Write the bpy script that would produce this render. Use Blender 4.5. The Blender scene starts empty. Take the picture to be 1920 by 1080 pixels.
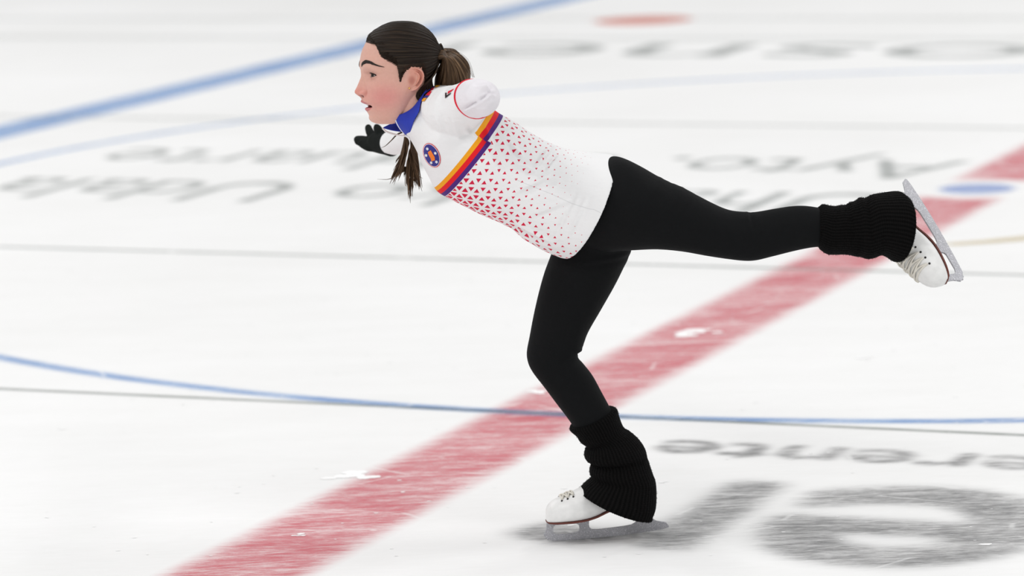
import bpy, bmesh, math, random
import numpy as np
from mathutils import Vector, Matrix
from mathutils.bvhtree import BVHTree

random.seed(7)
RNG = np.random.default_rng(7)
SC = bpy.context.scene
COL = SC.collection

# ------------------------------------------------------------------ camera
FPX = 6631.64                      # focal length in pixels of a 1920 wide frame
PITCH, ROLL, ANG = 0.1606384, -0.0360503, 0.3964426
CAM_H = 1.87848
_cr, _sr = math.cos(ROLL), math.sin(ROLL)
_X = Vector((1, 0, 0)); _U = Vector((0, math.sin(PITCH), math.cos(PITCH)))
FWD = Vector((0, math.cos(PITCH), -math.sin(PITCH)))
RIGHT = _X * _cr + _U * _sr
UP = -_X * _sr + _U * _cr

def ray(px, py):
    return FWD + RIGHT * ((px - 960) / FPX) - UP * ((py - 540) / FPX)

_r = ray(1140, 1008)
CAM_D = -CAM_H / _r.z * _r.y
CAM = Vector((0, -CAM_D, CAM_H))

cd = bpy.data.cameras.new('camera')
cam = bpy.data.objects.new('camera', cd); COL.objects.link(cam)
M = Matrix((RIGHT, UP, -FWD)).transposed().to_4x4(); M.translation = CAM
cam.matrix_world = M
cd.sensor_width = 36; cd.sensor_fit = 'HORIZONTAL'; cd.lens = FPX / 1920 * 36
cd.clip_start = 0.1; cd.clip_end = 300
cd.dof.use_dof = True; cd.dof.aperture_fstop = 2.8
cd.dof.focus_distance = (Vector((0, -0.06, 0.9)) - CAM).dot(FWD)
SC.camera = cam

# ------------------------------------------------------------------ light
SC.view_settings.view_transform = 'Standard'
SC.view_settings.look = 'None'
SC.view_settings.gamma = 1.0
SC.view_settings.use_curve_mapping = False
SC.view_settings.exposure = 0.58

wd = bpy.data.worlds.new('arena_air'); SC.world = wd; wd.use_nodes = True
wd.node_tree.nodes['Background'].inputs[0].default_value = (1.0, 1.0, 1.0, 1)
wd.node_tree.nodes['Background'].inputs[1].default_value = 0.33

def area(loc, target, sx, sy, power, col=(1, 1, 1)):
    ld = bpy.data.lights.new('arena_lamp', 'AREA'); ld.shape = 'RECTANGLE'
    ld.size = sx; ld.size_y = sy; ld.energy = power; ld.color = col
    o = bpy.data.objects.new('arena_lamp', ld); COL.objects.link(o)
    o.location = loc
    o.rotation_euler = (Vector(target) - Vector(loc)).to_track_quat('-Z', 'Y').to_euler()
    return o
# rows of hall lamps high above the ice
for ly in (-7, 1, 9, 17):
    for lx in (-6.5, 6.5):
        area((lx, ly, 8.0), (lx * 0.75, ly + 0.5, 0), 5.0, 1.2, 158, (1, 0.995, 0.99))
area((-3.0, -9.0, 7.0), (-0.2, 0, 0.9), 4.0, 1.5, 120, (1, 0.995, 0.985))

# ------------------------------------------------------------------ pixel <-> world helpers
def P(px, py, y=0.0):
    r = ray(px, py); t = (y - CAM.y) / r.y
    return CAM + r * t

def K(y=0.0):
    return (Vector((0, y, 0.8)) - CAM).dot(FWD) / FPX
K0 = K(0)

def G(px, py):
    r = ray(px, py); t = -CAM.z / r.z
    return CAM + r * t

def W(px, py, y=0.0):                  # point of the skater's mid plane pushed sideways by y metres
    p = P(px, py, 0.0); return Vector((p.x, p.y + y, p.z))

# ------------------------------------------------------------------ node helpers
def new_mat(name):
    m = bpy.data.materials.new(name); m.use_nodes = True
    return m, m.node_tree, m.node_tree.nodes['Principled BSDF']

class N:
    def __init__(s, nt): s.nt = nt
    def node(s, t, **kw):
        n = s.nt.nodes.new(t)
        for k, v in kw.items(): setattr(n, k, v)
        return n
    def link(s, a, b): s.nt.links.new(a, b)
    def math(s, op, a, b=None, c=None, clamp=False):
        n = s.nt.nodes.new('ShaderNodeMath'); n.operation = op; n.use_clamp = clamp
        for i, v in enumerate((a, b, c)):
            if v is None: continue
            if isinstance(v, (int, float)): n.inputs[i].default_value = v
            else: s.link(v, n.inputs[i])
        return n.outputs[0]
    def mix(s, f, a, b):
        n = s.nt.nodes.new('ShaderNodeMix'); n.data_type = 'RGBA'
        for i, v in ((0, f), (6, a), (7, b)):
            if isinstance(v, (int, float)): n.inputs[i].default_value = v
            elif isinstance(v, tuple): n.inputs[i].default_value = (*v, 1) if len(v) == 3 else v
            else: s.link(v, n.inputs[i])
        return n.outputs[2]
    def noise(s, vec, scale, detail=3, rough=0.5, mapping=None, rot=None):
        if mapping is not None:
            mp = s.nt.nodes.new('ShaderNodeMapping')
            mp.inputs['Scale'].default_value = mapping
            if rot: mp.inputs['Rotation'].default_value = rot
            s.link(vec, mp.inputs['Vector']); vec = mp.outputs[0]
        n = s.nt.nodes.new('ShaderNodeTexNoise')
        n.inputs['Scale'].default_value = scale; n.inputs['Detail'].default_value = detail
        n.inputs['Roughness'].default_value = rough
        s.link(vec, n.inputs['Vector'])
        return n.outputs['Fac']
    def ramp(s, f, lo, hi, a=0.0, b=1.0):
        n = s.nt.nodes.new('ShaderNodeMapRange'); n.clamp = True
        s.link(f, n.inputs[0])
        for i, v in enumerate((lo, hi, a, b)): n.inputs[i + 1].default_value = v
        return n.outputs[0]
    def attr(s, name):
        n = s.nt.nodes.new('ShaderNodeAttribute'); n.attribute_name = name; return n
    def pos(s):
        return s.nt.nodes.new('ShaderNodeNewGeometry').outputs['Position']
    def bump(s, h, strength, dist, bs):
        n = s.nt.nodes.new('ShaderNodeBump'); n.inputs['Strength'].default_value = strength
        n.inputs['Distance'].default_value = dist
        s.link(h, n.inputs['Height']); s.link(n.outputs[0], bs.inputs['Normal'])

def simple(name, col, rough=0.6, metal=0.0, spec=0.3, bump=None):
    m, nt, b = new_mat(name); n = N(nt)
    b.inputs['Roughness'].default_value = rough
    b.inputs['Metallic'].default_value = metal
    b.inputs['Specular IOR Level'].default_value = spec
    f = n.noise(n.pos(), 60, 3)
    n.link(n.mix(n.ramp(f, 0.3, 0.7), tuple(c * 0.94 for c in col), tuple(min(1, c * 1.05) for c in col)), b.inputs['Base Color'])
    if bump: n.bump(n.noise(n.pos(), bump[0], 4), bump[1], bump[2], b)
    return m

# ------------------------------------------------------------------ materials
def ice_mat():
    m, nt, b = new_mat('ice'); n = N(nt); p = n.pos()
    f1 = n.noise(p, 0.5, 4, 0.55, (1, 1, 1))
    f2 = n.noise(p, 3.0, 5, 0.6, (0.6, 2.2, 1), (0, 0, 0.35))
    f3 = n.noise(p, 60, 3, 0.6, (0.25, 1.0, 1), (0, 0, 0.1))
    v = n.math('ADD', n.math('MULTIPLY', f1, 0.55), n.math('ADD', n.math('MULTIPLY', f2, 0.25), n.math('MULTIPLY', f3, 0.2)))
    n.link(n.mix(n.ramp(v, 0.38, 0.6), (0.845, 0.845, 0.838), (0.905, 0.906, 0.905)), b.inputs['Base Color'])
    b.inputs['Roughness'].default_value = 0.5
    b.inputs['Specular IOR Level'].default_value = 0.12
    n.bump(n.noise(p, 90, 4, 0.6, (0.3, 1, 1), (0, 0, 0.1)), 0.15, 0.002, b)
    return m

def paint_mat(name, dark, light, strength, streak):
    """paint seen through scratched, cloudy ice: coverage attribute times streaks"""
    m, nt, b = new_mat(name); n = N(nt); p = n.pos()
    cov = n.attr('cov').outputs['Fac']
    s1 = n.noise(p, 22, 6, 0.68, (0.28, 1.6, 1), (0, 0, 0.06))
    s2 = n.noise(p, 110, 5, 0.75, (0.22, 1.2, 1), (0, 0, -0.18))
    s3 = n.noise(p, 5, 4, 0.6, (0.6, 1.2, 1), (0, 0, 0.3))
    st = n.math('ADD', n.math('MULTIPLY', s1, 0.36), n.math('ADD', n.math('MULTIPLY', s2, 0.42), n.math('MULTIPLY', s3, 0.22)))
    f = n.ramp(st, 0.40, 0.58, 1.0, 1.0 - streak)
    # a few long thin blade scratches that let the white ice show
    w = n.node('ShaderNodeTexVoronoi', feature='DISTANCE_TO_EDGE')
    mp = n.node('ShaderNodeMapping'); mp.inputs['Scale'].default_value = (0.9, 5.5, 1); mp.inputs['Rotation'].default_value = (0, 0, -0.12)
    n.link(p, mp.inputs[0]); n.link(mp.outputs[0], w.inputs['Vector']); w.inputs['Scale'].default_value = 1.6
    scr = n.ramp(w.outputs['Distance'], 0.004, 0.013, 0.55 if streak > 0.2 else 1.0, 1.0)
    a = n.math('MULTIPLY', n.math('MULTIPLY', cov, strength), n.math('MULTIPLY', f, scr), clamp=True)
    n.link(n.mix(n.ramp(s3, 0.35, 0.65), dark, light), b.inputs['Base Color'])
    b.inputs['Roughness'].default_value = 0.5; b.inputs['Specular IOR Level'].default_value = 0.12
    n.link(a, b.inputs['Alpha'])
    return m

def skin_mat():
    m, nt, b = new_mat('skin'); n = N(nt)
    c = n.attr('tint').outputs['Color']
    f = n.noise(n.pos(), 180, 4)
    mx = n.node('ShaderNodeMix', data_type='RGBA', blend_type='MULTIPLY')
    mx.inputs[0].default_value = 1.0
    n.link(c, mx.inputs[6])
    n.link(n.mix(n.ramp(f, 0.3, 0.7), (0.95, 0.94, 0.93), (1, 1, 1)), mx.inputs[7])
    n.link(mx.outputs[2], b.inputs['Base Color'])
    b.inputs['Roughness'].default_value = 0.48; b.inputs['Specular IOR Level'].default_value = 0.35
    b.inputs['Subsurface Weight'].default_value = 0.12
    b.inputs['Subsurface Radius'].default_value = (0.012, 0.004, 0.002)
    b.inputs['Subsurface Scale'].default_value = 0.6
    n.bump(n.noise(n.pos(), 900, 2), 0.08, 0.001, b)
    return m

def hair_mat(name, dark, mid, light):
    m, nt, b = new_mat(name); n = N(nt)
    uv = n.attr('strand').outputs['Vector']
    f1 = n.noise(uv, 1.0, 3, 0.5, (46, 1.6, 1))
    f2 = n.noise(uv, 1.0, 4, 0.6, (170, 3.0, 1))
    f = n.math('ADD', n.math('MULTIPLY', f1, 0.5), n.math('MULTIPLY', f2, 0.5))
    c1 = n.mix(n.ramp(f, 0.34, 0.52), dark, mid)
    n.link(n.mix(n.ramp(f, 0.52, 0.72), c1, light), b.inputs['Base Color'])
    b.inputs['Roughness'].default_value = 0.45; b.inputs['Specular IOR Level'].default_value = 0.16
    b.inputs['Anisotropic'].default_value = 0.4
    n.bump(f, 0.6, 0.0025, b)
    return m

def jersey_mat():
    m, nt, b = new_mat('jersey_fabric'); n = N(nt)
    sp = n.node('ShaderNodeSeparateXYZ'); n.link(n.attr('fab').outputs['Vector'], sp.inputs[0])
    t, s0 = sp.outputs[0], sp.outputs[1]
    cloth = n.mix(sp.outputs[2], (0.82, 0.82, 0.825), (0.79, 0.765, 0.80))
    # raglan seam: the back part of the chest band sits a little lower
    s = s0
    kink = n.math('MULTIPLY', n.ramp(t, -0.052, -0.050, 1.0, 0.0), 0.010)
    sb = n.math('ADD', s0, kink)
    L = 0.0252; h = L * 0.866
    va = n.math('DIVIDE', s, h)
    ub = n.math('MULTIPLY', t, 0.866 / h)
    vb = n.math('MULTIPLY', s, 0.5 / h)
    fa = n.math('FRACT', va)
    fb = n.math('FRACT', n.math('SUBTRACT', ub, vb))
    fc = n.math('FRACT', n.math('SUBTRACT', n.math('MULTIPLY', ub, -1.0), vb))
    tot = n.math('ADD', fa, n.math('ADD', fb, fc))
    up = n.math('LESS_THAN', tot, 1.5)
    mn = n.math('MINIMUM', fa, n.math('MINIMUM', fb, fc))
    mx = n.math('SUBTRACT', 1.0, n.math('MAXIMUM', fa, n.math('MAXIMUM', fb, fc)))
    bary = n.math('ADD', n.math('MULTIPLY', up, mn), n.math('MULTIPLY', n.math('SUBTRACT', 1.0, up), mx))
    tp = n.math('MAXIMUM', t, 0.0)
    g = n.math('SUBTRACT', n.math('ADD', 0.46, n.math('MULTIPLY', tp, 3.0)),
               n.math('MULTIPLY', s, n.math('SUBTRACT', 1.62, n.math('MULTIPLY', tp, 1.5))))
    g = n.math('MINIMUM', n.math('MAXIMUM', g, 0.0), 0.86)
    thr = n.math('DIVIDE', n.math('SUBTRACT', 1.0, g), 3.0)
    tri = n.math('MULTIPLY', n.math('GREATER_THAN', bary, thr), n.math('GREATER_THAN', sb, 0.030))
    tri = n.math('MULTIPLY', tri, n.math('GREATER_THAN', g, 0.05))
    c = n.mix(tri, cloth, (0.62, 0.012, 0.055))
    def band(lo, hi):
        return n.math('MULTIPLY', n.math('GREATER_THAN', sb, lo), n.math('LESS_THAN', sb, hi))
    c = n.mix(band(-0.003, 0.0075), c, (0.86, 0.36, 0.015))
    c = n.mix(band(0.0075, 0.0185), c, (0.75, 0.012, 0.022))
    c = n.mix(band(0.0185, 0.029), c, (0.075, 0.02, 0.19))
    # fine seam line along the side of the shirt
    seam = n.math('MULTIPLY', n.math('LESS_THAN', n.math('ABSOLUTE', n.math('ADD', t, 0.012)), 0.0007), n.math('GREATER_THAN', s, 0.12))
    c = n.mix(n.math('MULTIPLY', seam, 0.35), c, (0.45, 0.45, 0.46))
    n.link(c, b.inputs['Base Color'])
    b.inputs['Roughness'].default_value = 0.75; b.inputs['Specular IOR Level'].default_value = 0.2
    w = n.math('ADD', n.math('MULTIPLY', n.noise(n.pos(), 16, 3, 0.5, (1.0, 1.0, 2.2), (0, 0.5, 0)), 1.0),
               n.math('MULTIPLY', n.noise(n.pos(), 900, 2), 0.02))
    n.bump(w, 0.30, 0.02, b)
    return m

def knit_mat():
    m, nt, b = new_mat('black_knit'); n = N(nt)
    sp = n.node('ShaderNodeSeparateXYZ'); n.link(n.attr('fab').outputs['Vector'], sp.inputs[0])
    rib = n.math('SINE', n.math('MULTIPLY', sp.outputs[0], 2 * math.pi * 52))
    row = n.math('SINE', n.math('MULTIPLY', sp.outputs[1], 2 * math.pi * 260))
    hh = n.math('ADD', n.math('MULTIPLY', rib, 0.6), n.math('MULTIPLY', row, 0.2))
    hh = n.math('ADD', hh, n.math('MULTIPLY', n.noise(n.pos(), 500, 3), 0.8))
    n.link(n.mix(n.ramp(hh, -0.4, 1.2), (0.001, 0.001, 0.001), (0.0055, 0.005, 0.005)), b.inputs['Base Color'])
    b.inputs['Roughness'].default_value = 0.95; b.inputs['Specular IOR Level'].default_value = 0.08
    n.bump(hh, 0.5, 0.004, b)
    return m

def blade_mat():
    m, nt, b = new_mat('glitter_steel'); n = N(nt)
    v = n.node('ShaderNodeTexVoronoi'); v.inputs['Scale'].default_value = 1000
    n.link(n.pos(), v.inputs['Vector'])
    sp = n.node('ShaderNodeSeparateColor'); n.link(v.outputs['Color'], sp.inputs[0])
    k = n.ramp(sp.outputs[0], 0.80, 1.05)
    n.link(n.mix(k, (0.40, 0.40, 0.43), (0.95, 0.95, 0.98)), b.inputs['Base Color'])
    b.inputs['Metallic'].default_value = 0.45; b.inputs['Roughness'].default_value = 0.4
    n.bump(sp.outputs[1], 0.5, 0.002, b)
    return m

MAT = dict(
    ice=ice_mat(),
    red_paint=paint_mat('red_paint', (0.66, 0.125, 0.16), (0.72, 0.20, 0.235), 0.86, 0.72),
    blue_paint=paint_mat('blue_paint', (0.10, 0.28, 0.64), (0.18, 0.38, 0.72), 0.70, 0.5),
    pale_blue=paint_mat('pale_blue_paint', (0.16, 0.28, 0.66), (0.2, 0.33, 0.7), 0.55, 0.25),
    grey_paint=paint_mat('grey_paint', (0.10, 0.10, 0.105), (0.19, 0.185, 0.19), 0.66, 0.72),
    far_grey=paint_mat('faded_grey_paint', (0.17, 0.20, 0.19), (0.23, 0.26, 0.25), 0.52, 0.35),
    seam=paint_mat('seam_paint', (0.20, 0.23, 0.21), (0.28, 0.31, 0.29), 0.6, 0.3),
    tan_paint=paint_mat('tan_paint', (0.62, 0.50, 0.26), (0.68, 0.56, 0.32), 0.6, 0.4),
    orange_paint=paint_mat('orange_red_paint', (0.72, 0.13, 0.07), (0.76, 0.18, 0.1), 0.6, 0.2),
    snow=simple('ice_shavings_white', (0.97, 0.97, 0.97), 0.7),
    skin=skin_mat(),
    hair=hair_mat('dark_brown_hair', (0.004, 0.0026, 0.0018), (0.015, 0.009, 0.0055), (0.085, 0.054, 0.032)),
    hair_edge=hair_mat('fine_edge_hair', (0.006, 0.004, 0.003), (0.022, 0.013, 0.008), (0.075, 0.046, 0.027)),
    tail=hair_mat('brown_hair_lengths', (0.011, 0.0065, 0.0037), (0.075, 0.043, 0.023), (0.34, 0.21, 0.115)),
    jersey=jersey_mat(),
    white_fabric=simple('white_fabric', (0.82, 0.81, 0.82), 0.75),
    blue_fabric=simple('royal_blue_fabric', (0.018, 0.04, 0.40), 0.7),
    navy=simple('navy_print', (0.03, 0.025, 0.22), 0.7),
    red_print=simple('red_print', (0.70, 0.012, 0.035), 0.7),
    orange_print=simple('orange_print', (0.86, 0.20, 0.02), 0.7),
    gold_print=simple('gold_print', (0.86, 0.38, 0.02), 0.7),
    white_print=simple('white_print', (0.82, 0.84, 0.9), 0.7),
    black_print=simple('black_print', (0.012, 0.006, 0.008), 0.6),
    leggings=simple('black_stretch_fabric', (0.0042, 0.0046, 0.0052), 0.8, spec=0.12, bump=(24, 0.3, 0.008)),
    knit=knit_mat(),
    glove=simple('black_glove_knit', (0.010, 0.012, 0.011), 0.9, spec=0.1, bump=(700, 0.5, 0.002)),
    leather=simple('white_leather', (0.80, 0.80, 0.79), 0.42, spec=0.4),
    sole=simple('red_brown_sole', (0.13, 0.035, 0.025), 0.5),
    heel=simple('tan_leather_heel', (0.23, 0.10, 0.03), 0.5),
    blade=blade_mat(),
    lace=simple('cream_lace', (0.72, 0.69, 0.62), 0.85),
    eyelet=simple('dark_eyelet', (0.015, 0.013, 0.012), 0.4),
    gold=simple('gold', (0.83, 0.58, 0.2), 0.25, metal=1.0),
    sclera=simple('eye_white', (0.50, 0.45, 0.43), 0.2, spec=0.5),
    iris=simple('brown_iris', (0.012, 0.006, 0.004), 0.15, spec=0.3),
    brow=simple('brow_hair', (0.022, 0.013, 0.010), 0.6),
    lash=simple('lash', (0.008, 0.005, 0.004), 0.6),
    teeth=simple('teeth', (0.80, 0.76, 0.70), 0.3),
)

# ------------------------------------------------------------------ mesh helpers
def mesh_of(name, verts, faces, mat=None, smooth=True):
    me = bpy.data.meshes.new(name)
    me.from_pydata([tuple(v) for v in verts], [], [tuple(f) for f in faces])
    me.update()
    if mat: me.materials.append(mat)
    if smooth: me.polygons.foreach_set('use_smooth', [True] * len(me.polygons))
    return me

def link(name, me, parent=None, inv=False, label=None):
    o = bpy.data.objects.new(name, me); COL.objects.link(o)
    if parent is not None:
        o.parent = parent
        if inv: o.matrix_parent_inverse = Matrix.Translation(-parent.location)
    if label: o['label'] = label
    return o

def join(parts):
    V, Fc = [], []
    for v, f in parts:
        b = len(V); V += [tuple(x) for x in v]; Fc += [tuple(i + b for i in q) for q in f]
    return V, Fc

def evaluated(o):
    dg = bpy.context.evaluated_depsgraph_get(); dg.update()
    return bpy.data.meshes.new_from_object(o.evaluated_get(dg))

def remesh(parts, voxel, it=3, fac=0.5):
    V, Fc = join(parts)
    me = mesh_of('tmp', V, Fc); o = bpy.data.objects.new('tmp', me); COL.objects.link(o)
    bm = bmesh.new(); bm.from_mesh(me); bmesh.ops.recalc_face_normals(bm, faces=bm.faces); bm.to_mesh(me); bm.free()
    r = o.modifiers.new('r', 'REMESH'); r.mode = 'VOXEL'; r.voxel_size = voxel; r.use_smooth_shade = True
    if it:
        s = o.modifiers.new('s', 'SMOOTH'); s.iterations = it; s.factor = fac
    out = evaluated(o)
    bpy.data.objects.remove(o); bpy.data.meshes.remove(me)
    out.materials.clear()
    return out

def cr(rows, sub):
    """Catmull-Rom through the rows of an array"""
    A = np.array(rows, float)
    if sub <= 1: return A
    Q = np.vstack([2 * A[0] - A[1], A, 2 * A[-1] - A[-2]])
    out = []
    for i in range(1, len(Q) - 2):
        p0, p1, p2, p3 = Q[i - 1], Q[i], Q[i + 1], Q[i + 2]
        for k in range(sub):
            t = k / sub
            out.append(0.5 * (2 * p1 + (p2 - p0) * t + (2 * p0 - 5 * p1 + 4 * p2 - p3) * t * t + (3 * p1 - p0 - 3 * p2 + p3) * t ** 3))
    out.append(A[-1]); return np.array(out)

def skin_rings(rings, cap=True):
    V = [v for r in rings for v in r]; m = len(rings[0]); Fc = []
    for i in range(len(rings) - 1):
        for j in range(m):
            a = i * m + j; b = i * m + (j + 1) % m
            Fc.append((a, b, b + m, a + m))
    if cap:
        for ri, rev in ((0, True), (len(rings) - 1, False)):
            c = sum((Vector(v) for v in rings[ri]), Vector()) / m
            V.append(tuple(c)); ci = len(V) - 1
            for j in range(m):
                a = ri * m + j; b = ri * m + (j + 1) % m
                Fc.append((ci, b, a) if rev else (ci, a, b))
    return V, Fc

def outline_loft(knots, sub=6, m=48, cap=True, warp=None, depth_y=None):
    """knots: ax, ay, bx, by (the two silhouettes, px), Y (m), depth half (px), bulge of the near side along the axis (px)"""
    A = cr([tuple(k) + (0,) * (7 - len(k)) for k in knots], sub); rings = []; info = []
    n = len(A); s = 0.0
    C = (A[:, 0:2] + A[:, 2:4]) / 2
    for i in range(n):
        ax, ay, bx, by, Y, dd, bl = A[i]
        kk = K(Y)
        d = np.array([bx - ax, by - ay]); L = np.hypot(*d) + 1e-6
        per = np.array([d[1], -d[0]]) / L
        tang = C[min(i + 1, n - 1)] - C[max(i - 1, 0)]
        if per @ tang < 0: per = -per
        if i: s += np.hypot(*(C[i] - C[i - 1])) * K0
        ring = []
        for j in range(m):
            ph = 2 * math.pi * j / m
            c, sn = math.cos(ph), math.sin(ph)
            w = warp(i / (n - 1), ph) if warp else 1.0
            q = C[i] - d / 2 * c * w + per * (bl * sn)
            p = P(q[0], q[1], Y)
            p = p + Vector((0, -dd * kk * sn * w, 0))
            ring.append(p); info.append((ph, s))
        rings.append(ring)
    V, Fc = skin_rings(rings, cap)
    return V, Fc, info

def tube(path, radii, m=16, cap=True, flat=1.0, ref=None):
    pts = [Vector(p) for p in path]; n = len(pts); rings = []
    t0 = (pts[1] - pts[0]).normalized()
    nrm = Vector(ref) if ref else (Vector((0, 1, 0)) if abs(t0.y) < 0.9 else Vector((1, 0, 0)))
    for i in range(n):
        t = (pts[min(i + 1, n - 1)] - pts[max(i - 1, 0)]).normalized()
        nrm = (nrm - t * nrm.dot(t)).normalized(); bn = t.cross(nrm)
        r = radii[i] if hasattr(radii, '__len__') else radii
        rings.append([pts[i] + (nrm * math.cos(2 * math.pi * j / m) * flat + bn * math.sin(2 * math.pi * j / m)) * r for j in range(m)])
    return skin_rings(rings, cap)

def ctube(ctrl, sub=6, m=16, flat=1.0, ref=None):
    """ctrl rows: x, y, z, r (metres) - smooth tube with rounded ends"""
    A = cr(ctrl, sub); pts = [Vector(a[:3]) for a in A]; rad = [max(a[3], 1e-4) for a in A]
    a = (pts[0] - pts[1]).normalized(); b = (pts[-1] - pts[-2]).normalized()
    pre = [(pts[0] + a * rad[0] * 0.85, rad[0] * 0.35), (pts[0] + a * rad[0] * 0.55, rad[0] * 0.75)]
    post = [(pts[-1] + b * rad[-1] * 0.55, rad[-1] * 0.75), (pts[-1] + b * rad[-1] * 0.85, rad[-1] * 0.35)]
    pts = [p for p, _ in pre] + pts + [p for p, _ in post]; rad = [r for _, r in pre] + rad + [r for _, r in post]
    return tube(pts, rad, m, True, flat, ref)

def sphere(c, r, nu=20, nv=12, sc=(1, 1, 1)):
    rings = []
    for i in range(1, nv):
        th = math.pi * i / nv
        rings.append([Vector(c) + Vector((r * sc[0] * math.sin(th) * math.cos(2 * math.pi * j / nu), r * sc[1] * math.sin(th) * math.sin(2 * math.pi * j / nu), r * sc[2] * math.cos(th))) for j in range(nu)])
    return skin_rings(rings)

def set_attr(me, name, arr, typ='FLOAT_VECTOR'):
    a = me.attributes.new(name, typ, 'POINT')
    key = {'FLOAT_VECTOR': 'vector', 'FLOAT_COLOR': 'color', 'FLOAT': 'value'}[typ]
    a.data.foreach_set(key, np.asarray(arr, np.float32).ravel())

def coords(me):
    v = np.empty(len(me.vertices) * 3); me.vertices.foreach_get('co', v); return v.reshape(-1, 3)

def to_px(v):
    """pixel of world points after flattening them onto the skater's mid plane, plus sideways metres"""
    q = np.array(v, float); y = q[:, 1].copy(); q[:, 1] = 0
    q = q - np.array(CAM); z = q @ np.array(FWD)
    return 960 + FPX * (q @ np.array(RIGHT)) / z, 540 - FPX * (q @ np.array(UP)) / z, y

def smooth01(x):
    x = np.clip(x, 0, 1); return x * x * (3 - 2 * x)

# ================================================================== THE ICE
RC = G(1832, 354)                                   # centre spot of the rink
Dv = Vector((math.sin(ANG), math.cos(ANG), 0)); Nv = Vector((math.cos(ANG), -math.sin(ANG), 0))
def rink(gx, gy, z=0.0):                            # lettering frame: x to the left, y towards the camera
    p = RC - Nv * gx - Dv * gy; return Vector((p.x, p.y, z))

fl = mesh_of('floor', [(-30, -16, 0), (30, -16, 0), (30, 44, 0), (-30, 44, 0)], [(0, 1, 2, 3)], MAT['ice'], False)
floor = link('floor', fl); floor['kind'] = 'structure'; floor['label'] = 'white skating rink ice with painted lines and lettering'
floor['category'] = 'ice'

LAYER = [0.0]
def decal(name, gx, gy, cov, mat, label=None):
    """thin skin of paint on the ice: grid vertices with a soft coverage value"""
    LAYER[0] += 0.00004; z = 0.0002 + LAYER[0]
    ok = cov > 0.012
    cell = ok[:-1, :-1] | ok[1:, :-1] | ok[:-1, 1:] | ok[1:, 1:]
    use = np.zeros(cov.shape, bool)
    for a in (slice(0, -1), slice(1, None)):
        for b in (slice(0, -1), slice(1, None)): use[a, b] |= cell
    idx = -np.ones(cov.shape, int); idx[use] = np.arange(use.sum())
    GX, GY = (np.meshgrid(gx, gy, indexing='ij') if np.ndim(gx) == 1 else (gx, gy))
    x = RC.x - Nv.x * GX - Dv.x * GY; y = RC.y - Nv.y * GX - Dv.y * GY
    V = np.stack([x[use], y[use], np.full(use.sum(), z)], 1)
    I, J = np.where(cell)
    Fc = np.stack([idx[I, J], idx[I + 1, J], idx[I + 1, J + 1], idx[I, J + 1]], 1)
    me = mesh_of(name, V.tolist(), Fc.tolist(), mat, False)
    set_attr(me, 'cov', cov[use], 'FLOAT')
    o = link(name, me, floor); o['kind'] = 'structure'
    if label: o['label'] = label
    return o

# red centre line, broken around the centre spot
gx = np.arange(-0.24, 0.2401, 0.012); gy = np.arange(-16, 9.2, 0.03)
GX, GY = np.meshgrid(gx, gy, indexing='ij')
cov = smooth01((0.147 - np.abs(GX)) / 0.10 + 0.5) * smooth01((np.hypot(GX, GY) - 0.27) / 0.06 + 0.5)
decal('centre_line', gx, gy, cov, MAT['red_paint'], 'broad red line painted across the ice')
# centre circle
ph = np.linspace(0, 2 * math.pi, 900); rr = np.linspace(4.40, 4.60, 15)
PHI, R_ = np.meshgrid(ph, rr, indexing='ij')
decal('centre_circle', R_ * np.cos(PHI), R_ * np.sin(PHI), smooth01((0.028 - np.abs(R_ - 4.5)) / 0.045 + 0.5), MAT['blue_paint'], 'thin blue circle')
# blue zone line beyond
gx = np.arange(5.14 - 0.26, 5.14 + 0.261, 0.02); gy = np.arange(-20, 6, 0.25)
GX, GY = np.meshgrid(gx, gy, indexing='ij')
decal('blue_line', gx, gy, smooth01((0.15 - np.abs(GX - 5.14)) / 0.06 + 0.5), MAT['blue_paint'], 'broad blue line across the far ice')
# spots
def spot(cx, cy, r, soft, mat, name, label):
    gx = np.arange(cx - r - 0.1, cx + r + 0.1, 0.012); gy = np.arange(cy - r - 0.1, cy + r + 0.1, 0.012)
    GX, GY = np.meshgrid(gx, gy, indexing='ij')
    decal(name, gx, gy, smooth01((r - np.hypot(GX - cx, GY - cy)) / soft + 0.5), mat, label)
spot(0, 0, 0.145, 0.05, MAT['pale_blue'], 'centre_spot', 'pale blue centre spot')
spot(4.0, -7.09, 0.30, 0.08, MAT['orange_paint'], 'face_off_spot', 'orange red spot on the far ice')
# thin grey joints across the rink
for gy0, wd_, a in ((4.5, 0.014, 1.0), (2.0, 0.016, 1.0), (-1.93, 0.03, 0.55), (-7.2, 0.10, 0.22), (-5.95, 0.10, 0.25)):
    gx = np.arange(-12, 14, 0.25); gy = np.linspace(gy0 - 0.09 - wd_, gy0 + 0.09 + wd_, 19)
    GX, GY = np.meshgrid(gx, gy, indexing='ij')
    decal('seam_line', gx, gy, a * smooth01((wd_ - np.abs(GY - gy0)) / 0.03 + 0.5), MAT['seam'], 'thin grey line across the ice')

def raster_text(txt, step=0.01, shear=0.0):
    cu = bpy.data.curves.new('t', 'FONT'); cu.body = txt; cu.size = 1.0
    o = bpy.data.objects.new('t', cu); COL.objects.link(o)
    me = evaluated(o); bpy.data.objects.remove(o); bpy.data.curves.remove(cu)
    v = coords(me)[:, :2]; me.calc_loop_triangles()
    tris = np.array([tuple(t.vertices) for t in me.loop_triangles])
    bpy.data.meshes.remove(me)
    return v, tris

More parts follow.
